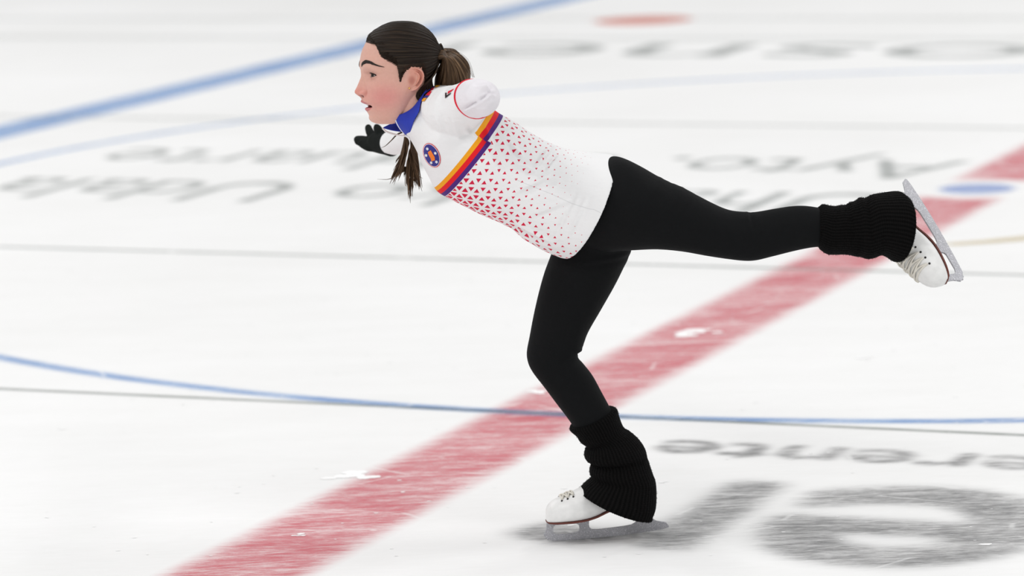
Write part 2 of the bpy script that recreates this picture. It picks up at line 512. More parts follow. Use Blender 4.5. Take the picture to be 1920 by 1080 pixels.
def lettering(txt, x0, x1, base, xh, mat, blur, step, label, weight=0.0, track=1.0):
    """text turned towards the far side: x grows to the left of the photo, ascenders come to the camera"""
    v, tris = raster_text(txt)
    vx, _ = raster_text('x'); xheight = vx[:, 1].max()
    v = v.copy(); v[:, 0] -= v[:, 0].min(); v[:, 0] *= (x1 - x0) / v[:, 0].max(); v[:, 1] *= xh / xheight
    pad = blur * 3 + weight + 0.03
    gx = np.arange(-pad, x1 - x0 + pad, step); gy = np.arange(v[:, 1].min() - pad, v[:, 1].max() + pad, step)
    cov = np.zeros((len(gx), len(gy)))
    for t in tris:
        a, b, c = v[t]
        den = (b[1] - c[1]) * (a[0] - c[0]) + (c[0] - b[0]) * (a[1] - c[1])
        if abs(den) < 1e-12: continue
        lo = np.minimum(np.minimum(a, b), c); hi = np.maximum(np.maximum(a, b), c)
        i0, i1 = np.searchsorted(gx, [lo[0], hi[0]]); j0, j1 = np.searchsorted(gy, [lo[1], hi[1]])
        if i1 <= i0 or j1 <= j0: continue
        X, Y = np.meshgrid(gx[i0:i1], gy[j0:j1], indexing='ij')
        w0 = ((b[1] - c[1]) * (X - c[0]) + (c[0] - b[0]) * (Y - c[1])) / den
        w1 = ((c[1] - a[1]) * (X - c[0]) + (a[0] - c[0]) * (Y - c[1])) / den
        ins = (w0 >= -1e-9) & (w1 >= -1e-9) & (w0 + w1 <= 1 + 1e-9)
        cov[i0:i1, j0:j1] = np.maximum(cov[i0:i1, j0:j1], ins)
    k = int(round(weight / step))
    if k > 0:                                      # bolder strokes
        c2 = cov.copy()
        for i in range(-k, k + 1):
            for j in range(-k, k + 1):
                if i * i + j * j <= k * k: c2 = np.maximum(c2, np.roll(np.roll(cov, i, 0), j, 1))
        cov = c2
    s = blur / step; q = np.arange(-int(3 * s) - 1, int(3 * s) + 2); g = np.exp(-0.5 * (q / max(s, .3)) ** 2); g /= g.sum()
    cov = np.apply_along_axis(lambda r: np.convolve(r, g, 'same'), 0, cov)
    cov = np.apply_along_axis(lambda r: np.convolve(r, g, 'same'), 1, cov)
    decal('painted_lettering', gx + x0, gy + base, cov, mat, label)

lettering('Ayto. de Huarte', 0.24, 4.13, -0.80, 0.37, MAT['far_grey'], 0.012, 0.012, 'grey lettering, upper of two far rows, upside down', 0.004)
lettering('Uharteko Udala', 0.26, 4.12, 0.19, 0.37, MAT['far_grey'], 0.012, 0.012, 'grey lettering, lower of two far rows, upside down', 0.004)
lettering('diferente', -1.86, -0.45, 4.755, 0.145, MAT['grey_paint'], 0.013, 0.006, 'small grey lettering near the front, upside down', 0.004)
lettering('e', -1.63, -1.02, 5.19, 0.72, MAT['grey_paint'], 0.026, 0.010, 'big grey letter e at the front, upside down', 0.03)
lettering('r', -0.91, -0.45, 5.19, 0.70, MAT['grey_paint'], 0.026, 0.010, 'big grey letter r under the skate, upside down', 0.012)
lettering('osnei', 1.10, 4.62, -5.62, 0.66, MAT['far_grey'], 0.015, 0.016, 'big faded grey lettering at the back, upside down', 0.004)
# tan curved mark by the right edge
gx = np.arange(-1.3, -0.1, 0.012); gy = np.arange(0.9, 1.6, 0.012)
GX, GY = np.meshgrid(gx, gy, indexing='ij')
pl_ = np.array([(-0.29, 1.385), (-0.40, 1.30), (-0.50, 1.21), (-0.72, 1.05), (-0.95, 0.98)]); dist = np.full(GX.shape, 9.0)
for p0, p1 in zip(pl_[:-1], pl_[1:]):
    e = p1 - p0; tq = np.clip(((GX - p0[0]) * e[0] + (GY - p0[1]) * e[1]) / (e @ e), 0, 1)
    dist = np.minimum(dist, np.hypot(GX - p0[0] - tq * e[0], GY - p0[1] - tq * e[1]))
decal('painted_arc', gx, gy, smooth01((0.03 + 0.03 * np.clip((-GX - 0.3) / 0.3, 0, 1) - dist) / 0.06 + 0.5), MAT['tan_paint'], 'faint tan curved stroke')

# crumbs of ice scraped up by blades
parts = []
for i in range(420):
    x, y = RNG.uniform(-1.9, 2.2), -0.9 + 8.5 * RNG.random() ** 1.4
    big = RNG.random() < 0.06
    r = RNG.uniform(0.006, 0.013) if big else RNG.uniform(0.0015, 0.006)
    m = 7; hgt = r * 0.06
    a0 = RNG.uniform(0, 6.28)
    rad = [r * RNG.uniform(0.55, 1.0) for _ in range(m)]
    lo = [Vector((x + rad[j] * 1.7 * math.cos(a0 + 6.2832 * j / m), y + rad[j] * math.sin(a0 + 6.2832 * j / m), 0.0008)) for j in range(m)]
    hi = [Vector((x + (p.x - x) * 0.3, y + (p.y - y) * 0.3, 0.0008 + hgt)) for p in lo]
    parts.append(skin_rings([lo, hi]))
for px, py, w in ((1010, 735, 0.03), (668, 893, 0.05), (1300, 622, 0.05), (1290, 627, 0.04), (1620, 672, 0.02), (560, 1002, 0.015), (1240, 905, 0.012)):
    c = G(px, py)
    for _ in range(6):
        r = w * RNG.uniform(0.3, 0.6); x, y = c.x + RNG.normal(0, w * .6), c.y + RNG.normal(0, w * .45); m = 9
        lo = [Vector((x + r * RNG.uniform(.7, 1) * 1.3 * math.cos(6.2832 * j / m), y + r * RNG.uniform(.7, 1) * math.sin(6.2832 * j / m), 0.0008)) for j in range(m)]
        hi = [Vector((x + (p.x - x) * 0.3, y + (p.y - y) * 0.3, 0.0008 + r * .04)) for p in lo]
        parts.append(skin_rings([lo, hi]))
V, Fc = join(parts)
sh = link('ice_shavings', mesh_of('ice_shavings', V, Fc, MAT['snow'], False)); sh['kind'] = 'stuff'
sh['label'] = 'tiny white crumbs of scraped ice scattered over the rink'; sh['category'] = 'ice shavings'

# ================================================================== THE SKATER
person = bpy.data.objects.new('person', None); COL.objects.link(person)
person.empty_display_size = 0.1; person.location = G(1140, 1008)
person['label'] = 'girl gliding on one skate in white jersey and black leggings, arms out, leg raised behind'
person['category'] = 'person'
def part(name, me, label=None): return link(name, me, person, True, label)

# ---------------- head, in pixel units: x back, y sideways (camera side negative), py down
YAW = math.radians(11); cY, sY = math.cos(YAW), math.sin(YAW)
def head_w(x, y, py):
    dx = x - 750
    yy = dx * sY + y * cY
    return W(750 + dx * cY - y * sY, py + 0.08 * yy, yy * K0)
def head_inv(px, py, Y):
    xr = px - 750; yr = Y / K0; py = py - 0.08 * yr
    return 750 + xr * cY + yr * sY, -xr * sY + yr * cY, py

HT = np.array([  # py, front x, back x, half width
 (44, 747, 763, 9), (45, 738, 771, 16), (47, 730, 780, 23), (50.5, 719, 789.5, 30), (56, 707, 799, 38), (63, 698, 806, 45), (72, 690.5, 812, 51), (82, 684.5, 816, 55),
 (92, 679.5, 818.5, 57.5), (102, 676.8, 819, 59), (112, 675, 818.5, 60), (122, 674.6, 817, 60), (130, 676, 814, 59), (138, 679, 810, 58),
 (146, 681, 805, 57.5), (154, 681.5, 800, 57.5), (162, 681.5, 796, 57), (170, 681, 792, 56), (178, 680, 788, 53.5), (184, 678.5, 785, 51),
 (190, 677, 782, 49), (195, 681, 778, 47.5), (200, 685, 774, 45), (206, 686, 770, 42), (211, 689, 766, 39), (216, 691.5, 762, 36),
 (220, 691, 758, 33), (224, 692, 754, 29), (228, 696, 749, 23), (231, 703, 741, 15), (232.6, 712, 733, 6)], float)
NOSE = np.array([(126, 0), (130, 0.5), (136, 2.5), (143, 4.5), (150, 8), (158, 11.5), (165, 14.5), (170, 17), (174, 16.5), (178, 11), (182, 4), (186, 0)], float)
NSIG = np.array([(126, 5), (150, 6.0), (160, 7.5), (172, 10), (186, 12)], float)

def head_base(py, ph, grow=0.0):
    xf = np.interp(py, HT[:, 0], HT[:, 1]) - grow; xb = np.interp(py, HT[:, 0], HT[:, 2]) + grow; w = np.interp(py, HT[:, 0], HT[:, 3]) + grow
    xc = xf + (xb - xf) * np.interp(py, [44, 110, 150, 232], [0.5, 0.54, 0.56, 0.62])
    e = np.interp(py, [60, 110, 150, 190, 220], [2.1, 2.35, 2.35, 2.15, 2.0])
    c, s = np.cos(ph), np.sin(ph)
    cc = np.sign(c) * np.abs(c) ** (2 / e); ss = np.sign(s) * np.abs(s) ** (2 / e)
    return np.where(c > 0, xc + (xb - xc) * cc, xc + (xc - xf) * cc), w * ss

EYE = []
for sg in (-1, 1): EYE.append(np.array([700.0, sg * 29.0, 140.5]))
ER = 10.0
def gauss(a, s): return np.exp(-(a / s) ** 2)

def head_features(x, y, py, c):
    f = (c < 0.15).astype(float); ay = np.abs(y)
    hN = np.interp(py, NOSE[:, 0], NOSE[:, 1]); sg = np.interp(py, NSIG[:, 0], NSIG[:, 1])
    x = x - f * hN * np.exp(-(ay / sg) ** 2.3)
    x = x - f * 3.5 * gauss(ay - 12.5, 3.6) * gauss(py - 174.5, 4.6)
    x = x + f * 2.5 * gauss(ay - 7.5, 2.2) * gauss(py - 170, 3.5)
    x = x + f * 3.5 * gauss(ay - 18.5, 2.6) * gauss(py - 173, 6)
    x = x + f * 9 * gauss(ay - 9.0, 2.8) * gauss(py - 179.8, 2.0)
    x = x + f * 4.5 * gauss(ay - 27, 13) * gauss(py - 142, 9)
    x = x - f * 1.6 * gauss(ay - 26, 15) * gauss(py - 125, 6)
    g = gauss(ay - 38, 14) * gauss(py - 168, 14) * f
    x = x - 2.0 * g; y = y * (1 + 0.03 * g)
    x = x - f * 1.6 * gauss(py - 190.5, 3.2) * gauss(ay, 13)
    x = x - f * 2.0 * gauss(py - 204.5, 3.4) * gauss(ay, 13)
    x = x + f * 1.5 * gauss(ay - 24, 5) * gauss(py - 199, 5)
    half = 3.9 * np.sqrt(np.clip(1 - (ay / 23.5) ** 2, 0, 1)) + 0.01
    mid = 197.5 + 0.6 * gauss(ay - 20, 6)
    x = x + f * 15 * smooth01((half - np.abs(py - mid)) / 1.2 + 0.4) * (ay < 23.5)
    for e in EYE:                                   # lids over the eyeball, open almond between them
        v = np.stack([x - e[0], y - e[1], py - e[2]], -1); r = np.linalg.norm(v, axis=-1) + 1e-6
        d = v / r[..., None]
        az = np.arctan2(d[..., 1] * np.sign(e[1]), -d[..., 0]) * ER; el = -np.arcsin(np.clip(d[..., 2], -1, 1)) * ER
        az0 = az - 1.0
        top = 3.7 * np.clip(1 - (az0 / 12.5) ** 2, 0, 1) ** 0.8; bot = 2.9 * np.clip(1 - (az0 / 12.5) ** 2, 0, 1) ** 0.8
        inside = smooth01((top - el) / 1.0 + 0.5) * smooth01((el + bot) / 1.0 + 0.5) * (np.abs(az0) < 12.5)
        rad = 11.0 + 0.9 * gauss(el - top - 1.5, 2.0) * (np.abs(az0) < 12)
        tgt = rad * (1 - inside) + 7.0 * inside
        dist = np.hypot(v[..., 1], v[..., 2] * 1.15)
        wgt = (1 - smooth01((dist - 11.5) / 6.5)) * f * (v[..., 0] < 4)
        nr = r + (tgt - r) * wgt
        x = e[0] + d[..., 0] * nr; y = e[1] + d[..., 1] * nr; py = e[2] + d[..., 2] * nr
    return x, y, py

nz, nph = 230, 330
pyv = np.concatenate([np.linspace(44, 50, 14, endpoint=False), np.linspace(50, 232.6, nz - 14)])
phv = np.linspace(0, 2 * math.pi, nph, endpoint=False)
PY, PH = np.meshgrid(pyv, phv, indexing='ij')
X, Y_ = head_base(PY, PH)
X, Y_, PYd = head_features(X, Y_, PY, np.cos(PH))
head_rings = [[head_w(X[i, j], Y_[i, j], PYd[i, j]) for j in range(nph)] for i in range(len(pyv))]
head_vf = skin_rings(head_rings)

def ear_part(sg):
    SX = -10.5; DYE = -3.5
    out = [(763, 136), (766.5, 131.5), (772, 129.3), (779, 128.8), (786, 130.2), (791.5, 134), (795, 140), (795.5, 147), (793.5, 154), (790.5, 160.5), (786, 167), (780.5, 171.5), (773.5, 173.8), (767, 172.5), (763, 168.5), (761.5, 162), (762, 154), (762, 145)]
    o = cr(out + [out[0]], 6)[:-1]; m = len(o); c = np.array([776.0, 149.0])
    front, back = [], []
    for r in np.linspace(1.0, 0.02, 26):
        rf, rb = [], []
        for q in o:
            p = c + (q - c) * r
            tilt = 49 + 11 * (p[0] - 762) / 33
            lobe = smooth01((p[1] - 160) / 8); upper = 1 - lobe
            frontside = smooth01((768 - p[0]) / 6)
            h = tilt + 8.0 * math.exp(-((r - 0.90) / 0.09) ** 2) * (upper * (1 - 0.6 * frontside) + 0.35 * lobe)
            h -= 6.5 * math.exp(-((r - 0.74) / 0.08) ** 2) * upper
            h += 5.0 * math.exp(-((r - 0.56) / 0.09) ** 2) * upper * smooth01((p[0] - 770) / 8)
            dc = np.hypot((p[0] - 773) / 7.5, (p[1] - 153) / 9.5); h -= 17 * math.exp(-dc ** 4)
            dt = np.hypot((p[0] - 764.5) / 3.5, (p[1] - 154.5) / 4.5); h += 3.5 * math.exp(-dt ** 2)
            h += 1.2 * lobe * (1 - r)
            rf.append(head_w(p[0] + SX, sg * h, p[1] + DYE))
            hb = tilt - 3.2 - 14 * (1 - r)
            rb.append(head_w(p[0] + SX, sg * min(hb, h - 1.5), p[1] + DYE))
        front.append(rf); back.append(rb)
    return skin_rings(back[::-1] + front)

neck = outline_loft([(742, 190, 800, 130, 0.0, 40), (742, 206, 806, 150, 0, 42), (742, 222, 810, 168, 0, 42), (752, 240, 818, 182, 0, 44), (776, 264, 836, 200, 0, 50), (800, 290, 856, 225, 0, 50)], 6, 40)
head_mesh = remesh([head_vf, ear_part(-1), ear_part(1), neck[:2]], 0.00125, 2, 0.4)

# ---------------- the rest of the body under the clothes
TORSO = [  # upper outline, lower outline, Y, half depth
 (808, 164, 760, 250, 0, 66), (820, 161, 771, 264, 0, 74), (842, 160, 782, 284, 0, 98), (870, 172, 791, 305, 0, 120), (904, 190, 803, 329, 0, 124), (936, 213, 819, 357, 0, 116),
 (962, 227, 846, 373, 0, 112), (990, 246, 873, 387, 0, 108), (1020, 263, 905, 403, 0, 104), (1055, 277.5, 940, 418, 0, 102), (1085, 283, 972, 438, 0, 104), (1118, 288.5, 1008, 462, 0, 110), (1136, 291, 1040, 474, 0, 114)]
def shrink(kn, f):
    out = []
    for k in kn:
        ax, ay, bx, by, Y, d = k[:6]; cx, cy = (ax + bx) / 2, (ay + by) / 2
        out.append((cx + (ax - cx) * f, cy + (ay - cy) * f, cx + (bx - cx) * f, cy + (by - cy) * f, Y, d * f))
    return out
def pk(px, py, y, r): p = P(px, py, y); return (p.x, p.y, p.z, r * K(y))
NEAR_UP = [(846, 212, -0.07, 50), (868, 200, -0.15, 44), (889, 186, -0.22, 38), (900, 184.5, -0.29, 35.5), (905, 183.5, -0.335, 33)]
NEAR_FORE = [(903, 183, -0.345, 31), (909, 183, -0.27, 29), (911, 185, -0.19, 26), (912, 186, -0.15, 24)]
FAR_ARM = [(842, 220, 0.07, 52), (818, 232, 0.18, 43), (795, 244, 0.27, 36), (772, 254, 0.345, 30), (750, 262, 0.41, 26), (733, 269, 0.455, 23)]
def arm(a, f, sub=5): return ctube([pk(x, y, d, r * f) for x, y, d, r in a], sub, 28)

FREE = [(1100, 315, 1060, 440, 0.0, 74), (1120, 304, 1080, 458, -0.01, 84), (1149, 293.5, 1128, 470, -0.02, 94), (1172, 298, 1158, 470, -0.035, 90), (1203, 313, 1186, 468.5, -0.05, 84), (1240, 334, 1232, 467, -0.06, 70), (1282, 352.5, 1278, 471, -0.065, 62),
        (1330, 378, 1326, 479.5, -0.07, 55), (1366, 393.5, 1362, 485, -0.075, 49), (1399, 397.5, 1392, 488.5, -0.08, 46), (1418, 397.5, 1416, 488, -0.08, 45), (1450, 392, 1450, 480, -0.08, 43), (1487, 386.5, 1490, 470, -0.08, 41), (1515, 386.5, 1524, 463.5, -0.08, 39), (1550, 392, 1552, 462, -0.08, 36), (1600, 400, 1600, 458, -0.08, 30), (1660, 402, 1660, 452, -0.08, 27)]
STAND = [(1060, 400, 1180, 345, 0.05, 78), (1044, 445, 1190, 410, 0.05, 82), (1033, 478, 1183, 470, 0.055, 80), (1021, 510, 1169, 502, 0.055, 77), (1011, 545, 1152, 536, 0.055, 73), (1001, 588, 1127, 580, 0.05, 67), (993, 630, 1103, 622, 0.048, 60), (987.5, 660, 1092, 652, 0.045, 55), (990, 680, 1083, 669, 0.043, 52), (999, 698, 1092, 680, 0.04, 51),
         (1019, 724, 1111, 704, 0.035, 50), (1043, 756, 1129, 737, 0.03, 49), (1065, 785, 1143, 763, 0.025, 46), (1085, 815, 1158, 795, 0.02, 41), (1112, 858, 1180, 845, 0.01, 35), (1132, 905, 1195, 905, 0.005, 32), (1138, 935, 1202, 935, 0.0, 31)]
body_rest = remesh([outline_loft(shrink(TORSO, 0.93), 5, 36)[:2], arm(NEAR_UP, 0.74), arm(NEAR_FORE, 0.74), arm(FAR_ARM, 0.86),
                    outline_loft(shrink(FREE, 0.94), 3, 32)[:2], outline_loft(shrink(STAND, 0.94), 3, 32)[:2]], 0.008, 2)
oa = bpy.data.objects.new('ta', head_mesh); ob = bpy.data.objects.new('tb', body_rest); COL.objects.link(oa); COL.objects.link(ob)
bo = oa.modifiers.new('u', 'BOOLEAN'); bo.operation = 'UNION'; bo.object = ob; bo.solver = 'EXACT'
body_me = evaluated(oa)
bpy.data.objects.remove(oa); bpy.data.objects.remove(ob)
body_me.name = 'body'; body_me.materials.clear(); body_me.materials.append(MAT['skin'])
body_me.polygons.foreach_set('use_smooth', [True] * len(body_me.polygons))

# skin colour of the face: lips, flushed cheeks, ears; shade painted into creases and hollows
bv = coords(body_me); hx, hy, hp = head_inv(*[a for a in (lambda q: (q[0], q[1], q[2]))(to_px(bv))])
col = np.tile(np.array([0.68, 0.395, 0.32, 1.0]), (len(bv), 1))
def tintmix(mask, c):
    m = np.clip(mask, 0, 1)[:, None]; col[:, :3] = col[:, :3] * (1 - m) + np.array(c) * m
ahy = np.abs(hy); front = smooth01((740 - hx) / 20)
tintmix(0.62 * gauss(hx - 712, 34) * gauss(hp - 180, 24), (0.68, 0.225, 0.22))
tintmix(0.55 * gauss(hx - 668, 13) * gauss(hp - 171, 9), (0.70, 0.24, 0.20))
tintmix(0.6 * smooth01((hx - 750) / 14) * smooth01((788 - hx) / 3) * smooth01((ahy - 52) / 7), (0.72, 0.30, 0.22))
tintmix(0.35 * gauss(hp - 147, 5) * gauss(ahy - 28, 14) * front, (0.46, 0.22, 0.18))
tintmix(0.55 * gauss(hp - 136.5, 2.6) * gauss(ahy - 30, 13) * front, (0.36, 0.17, 0.13))  # shade of the upper lid crease, painted into the tint
tintmix(0.5 * gauss(ahy - 17, 2.5) * gauss(hp - 175, 6) * front * (hx < 700), (0.50, 0.17, 0.14))  # painted shade in the crease beside the nose wing
lipw = np.clip(1 - (ahy / 24) ** 2, 0, 1) ** 0.6
up_lip = smooth01((hp - (196 - 9.5 * lipw)) / 1.6) * smooth01((199 - hp) / 1)
lo_lip = smooth01(((199 + 11 * lipw) - hp) / 1.8) * smooth01((hp - 197) / 1)
tintmix(0.85 * np.maximum(up_lip, lo_lip) * (ahy < 24) * front, (0.50, 0.135, 0.15))
xs, _ = head_base(hp, np.full(len(hp), math.pi))
inner = smooth01((hx - xs - 5 - 0.010 * ahy ** 2 * 1.2) / 3) * (np.abs(hp - 197.5) < 4.5) * (ahy < 22) * front
tintmix(inner, (0.10, 0.02, 0.02))
tintmix(0.95 * gauss(ahy - 8.5, 3.6) * gauss(hp - 179.6, 1.9) * front * (hx > 668), (0.13, 0.04, 0.035))  # dark of the nostril openings, put into the skin tint
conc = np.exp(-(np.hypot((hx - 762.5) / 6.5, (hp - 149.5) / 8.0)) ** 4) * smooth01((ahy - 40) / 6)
tintmix(0.6 * conc, (0.40, 0.12, 0.09))  # ear hollow painted darker to stand for its shade
set_attr(body_me, 'tint', col, 'FLOAT_COLOR')
body = part('body', body_me)
bvh_head = BVHTree.FromPolygons([tuple(v) for v in bv], [tuple(p.vertices) for p in body_me.polygons])

# ---------------- eyes, lashes, brows, teeth, ear stud
def head_dir(dx, dy, dz):
    return Vector((dx * cY - dy * sY, dx * sY + dy * cY, dz))
for e in EYE:
    c = head_w(*e); r = (ER - 0.35) * K0
    gz = head_dir(-1, -0.30, -0.03).normalized()
    b1 = gz.cross(Vector((0, 0, 1))).normalized(); b2 = gz.cross(b1)
    rings = []; nv, nu = 28, 32
    for i in range(1, nv):
        th = math.pi * i / nv
        rings.append([c + (gz * math.cos(th) + (b1 * math.cos(2 * math.pi * j / nu) + b2 * math.sin(2 * math.pi * j / nu)) * math.sin(th)) * r for j in range(nu)])
    V, Fc = skin_rings(rings)
    me = mesh_of('eye', V, Fc, MAT['sclera']); me.materials.append(MAT['iris'])
    for p in me.polygons:
        d = (Vector(p.center) - c).normalized()
        if d.dot(gz) > math.cos(0.62): p.material_index = 1
    link('eye', me, body)
    sg = 1 if e[1] > 0 else -1
    def lidpt(az, el, rad):
        a = az / ER; b = el / ER
        return head_w(e[0] - rad * math.cos(b) * math.cos(a), e[1] + sg * rad * math.cos(b) * math.sin(a), e[2] - rad * math.sin(b))
    path, rad = [], []
    for t in np.linspace(-1, 1.08, 22):
        az = 12.3 * t + 1.0; el = 3.7 * max(0, 1 - t * t) ** 0.8 + (0.6 * (t - 0.7) if t > 0.7 else 0) + 0.3
        path.append(lidpt(az, el, 11.4)); rad.append((0.5 + 0.6 * smooth01(t * 0.6 + 0.5)) * K0)
    ps = [tube(path, rad, 8)]
    for t in np.linspace(-0.7, 1.0, 20):              # single lashes sweeping out
        az = 12.3 * t + 1; el = 3.7 * max(0, 1 - t * t) ** 0.8 + 0.3
        ps.append(tube([lidpt(az, el, 11.4), lidpt(az + 0.5 + 0.8 * t, el - 0.5, 12.4), lidpt(az + 0.9 + 1.4 * t, el - 0.1, 13.4)], [0.28 * K0, 0.22 * K0, 0.06 * K0], 5))
    path = [lidpt(12.3 * t + 1, -2.9 * max(0, 1 - t * t) ** 0.8, 11.2) for t in np.linspace(-0.5, 1, 14)]
    ps.append(tube(path, 0.28 * K0, 6))
    link('eyelashes', mesh_of('eyelashes', *join(ps), MAT['lash']), body)
    # brow: short hairs lying on the skin
    bl = cr([(13, 126.5, 3.2), (18, 123, 4.3), (27, 119.6, 4.0), (36, 120, 3.0), (43, 122.6, 2.0), (50, 127, 0.9)], 10)
    ps = []
    def onskin(y, py, lift):
        o = head_w(600 if abs(y) < 40 else 620, sg * y * (1.0 if abs(y) < 40 else 1.0), py); d = head_dir(1, 0, 0)
        hit = bvh_head.ray_cast(o, d)
        return None if hit[0] is None else hit[0] + hit[1] * lift
    for _ in range(420):
        u = RNG.random() * (len(bl) - 1); i = int(u); f = u - i
        q = bl[i] * (1 - f) + bl[i + 1] * f; tg = bl[i + 1] - bl[i]; tg = tg / (np.hypot(tg[0], tg[1]) + 1e-6)
        off = RNG.uniform(-1, 1) * q[2] * 0.85
        a = onskin(q[0], q[1] + off, 0.3 * K0); L = RNG.uniform(4, 6.5) * (0.8 if q[0] > 40 else 1)
        lean = -0.35 * max(0, 1 - 2.2 * u / len(bl)) - 0.2 * off / (q[2] + .1)
        b = onskin(q[0] + tg[0] * L, q[1] + off * 0.7 + tg[1] * L + lean * L * 0.5, 0.9 * K0)
        if a is None or b is None or (b - a).length > 12 * K0: continue
        ps.append(tube([a, (a + b) / 2 + (b - a).length * 0.05 * head_dir(-1, 0, 0), b], [0.45 * K0, 0.5 * K0, 0.12 * K0], 5))
    link('eyebrow', mesh_of('eyebrow', *join(ps), MAT['brow']), body)
ps = []
for yy in np.linspace(-11, 11, 10):
    x0 = 684.8 + 0.016 * yy * yy * 1.3
    ps.append(sphere(head_w(x0 + 2.6, yy, 194.6), 2.0 * K0, 10, 8, (0.7, 1.02, 1.15)))
link('teeth', mesh_of('teeth', *join(ps), MAT['teeth']), body)
hit = bvh_head.ray_cast(CAM, (P(767.5, 165.5, -0.06) - CAM).normalized())
if hit[0] is not None:
    link('ear_stud', mesh_of('ear_stud', *sphere(hit[0] + Vector((0, -0.0012, 0)), 0.0024, 14, 10), MAT['gold']), body, label='small gold ear stud')

# ---------------- hair
HL = np.array([(675, 60), (682, 80), (687, 80), (693, 79.5), (699, 79), (705, 91), (713, 104.5), (725, 114.5), (736, 120), (742, 124), (745.5, 134), (748, 156), (750.5, 158), (754, 147), (760, 138), (766, 132), (772, 128.5), (790, 130), (796, 146), (798, 168), (803, 190), (822, 192)], float)
HL[:, 0] -= np.interp(HL[:, 0], [680, 700, 715, 800, 815], [0, 4, 9, 9, 3])
HL[:, 1] -= np.interp(HL[:, 0], [690, 712, 800], [0, 3.5, 3.5])
nz2, np2 = 190, 420
pyh = np.concatenate([np.linspace(44.0, 50, 16, endpoint=False), np.linspace(50, 197, nz2 - 16)]); phh = np.linspace(0, 2 * math.pi, np2, endpoint=False)
PYh, PHh = np.meshgrid(pyh, phh, indexing='ij')
Xb, Yb = head_base(np.maximum(PYh, 44.0), PHh)
nb = 0.9 * np.sin(np.arctan2(Yb, Xb - 700) * 23 + PYh * .1)
edge = np.interp(Xb, HL[:, 0], HL[:, 1])
jit = 0.9 * np.sin(PHh * 61) + 0.9 * np.sin(PHh * 143 + 1.0)
dd = edge + jit - PYh
thick = 0.4 + 4.6 * smooth01(dd / 16)
ctr = 752.0
rad = np.hypot(Xb - ctr, Yb) + 1e-6
top = smooth01((60 - PYh) / 16)
Xh = Xb + (Xb - ctr) / rad * thick * (1 - 0.5 * top); Yh = Yb + Yb / rad * thick * (1 - 0.5 * top); Ph = PYh - thick * top * 0.95
tie = np.array([820.0, 0.0, 101.0])
# hair gathers towards the tie at the back
g = np.exp(-(np.hypot(np.hypot(Xh - tie[0], Yh * 0.9), Ph - tie[2]) / 15) ** 2)
Xh = Xh + 8 * g
rel = np.stack([Xh - tie[0], Yh - tie[1], Ph - tie[2]], -1)
su = np.arctan2(rel[..., 2] , np.abs(rel[..., 1]) + 0.25 * np.maximum(0, -rel[..., 0]) ) ; sv = np.linalg.norm(rel, axis=-1) / 100
rg = 0.55 * np.sin(su * 57) + 0.4 * np.sin(su * 101 + 1.3)
Xh = Xh + (Xb - ctr) / rad * rg * smooth01(dd / 14); Yh = Yh + Yb / rad * rg * smooth01(dd / 14)
V, ST = [], []
for i in range(len(pyh)):
    for j in range(np2):
        V.append(head_w(Xh[i, j], Yh[i, j], Ph[i, j])); ST.append((su[i, j] * 0.8, sv[i, j], 0))
Fc = []
for i in range(len(pyh) - 1):
    for j in range(np2):
        k = (j + 1) % np2
        if min(dd[i, j], dd[i + 1, j], dd[i, k], dd[i + 1, k]) > 0:
            Fc.append((i * np2 + j, i * np2 + k, (i + 1) * np2 + k, (i + 1) * np2 + j))
V.append(head_w(754, 0, 38.9)); ST.append((0.3, 0.8, 0))
for j in range(np2): Fc.append((len(V) - 1, (j + 1) % np2, j))
hm = mesh_of('hair', V, Fc, MAT['hair']); set_attr(hm, 'strand', ST)
bm = bmesh.new(); bm.from_mesh(hm); bmesh.ops.delete(bm, geom=[v for v in bm.verts if not v.link_faces], context='VERTS'); bmesh.ops.recalc_face_normals(bm, faces=bm.faces); bm.to_mesh(hm); bm.free()
hair = part('hair', hm)

def locks(name, paths, parent, mat, m=7):
    V, Fc, ST = [], [], []
    for path, rad, seed in paths:
        v, f = tube(path, rad, m); b = len(V); V += v; Fc += [tuple(q + b for q in ff) for ff in f]
        n = len(path)
        for i in range(n):
            for j in range(m): ST.append((seed + 0.012 * math.sin(6.28 * j / m), i / n * 3, 0))
        ST += [(seed, 0, 0), (seed, 3, 0)]
    me = mesh_of(name, V, Fc, mat); set_attr(me, 'strand', ST)
    return link(name, me, parent)
tie_w = head_w(823, 0, 102)
# fine short hairs that soften the hairline
ps = []
def scalp(px_, sg_, py_, grow):
    lo, hi = 1.62, 3.1
    for _ in range(26):
        m_ = (lo + hi) / 2
        xv, yv = head_base(np.array(py_), np.array(m_), grow)
        if xv > px_: lo = m_
        else: hi = m_
    return head_w(float(xv), sg_ * abs(float(yv)), py_)
for i in range(520):
    sg_ = -1 if RNG.random() < 0.62 else 1
    u = RNG.uniform(686, 738); e0 = np.interp(u, HL[:, 0], HL[:, 1])
    y0 = e0 + RNG.uniform(-5, 3.0)
    if u < 700: y0 = min(y0, 80)
    d = np.array([812 - u, 101 - y0]); d /= np.hypot(*d); L = RNG.uniform(9, 17)
    pts = [scalp(u + d[0] * L * t, sg_, y0 + d[1] * L * t + (1.0 - t) * t * 2, 0.2 + 4.6 * t ** 0.7) for t in (0, .3, .65, 1)]
    ps.append((pts, [0.15 * K0, 0.4 * K0, 0.45 * K0, 0.2 * K0], RNG.random()))
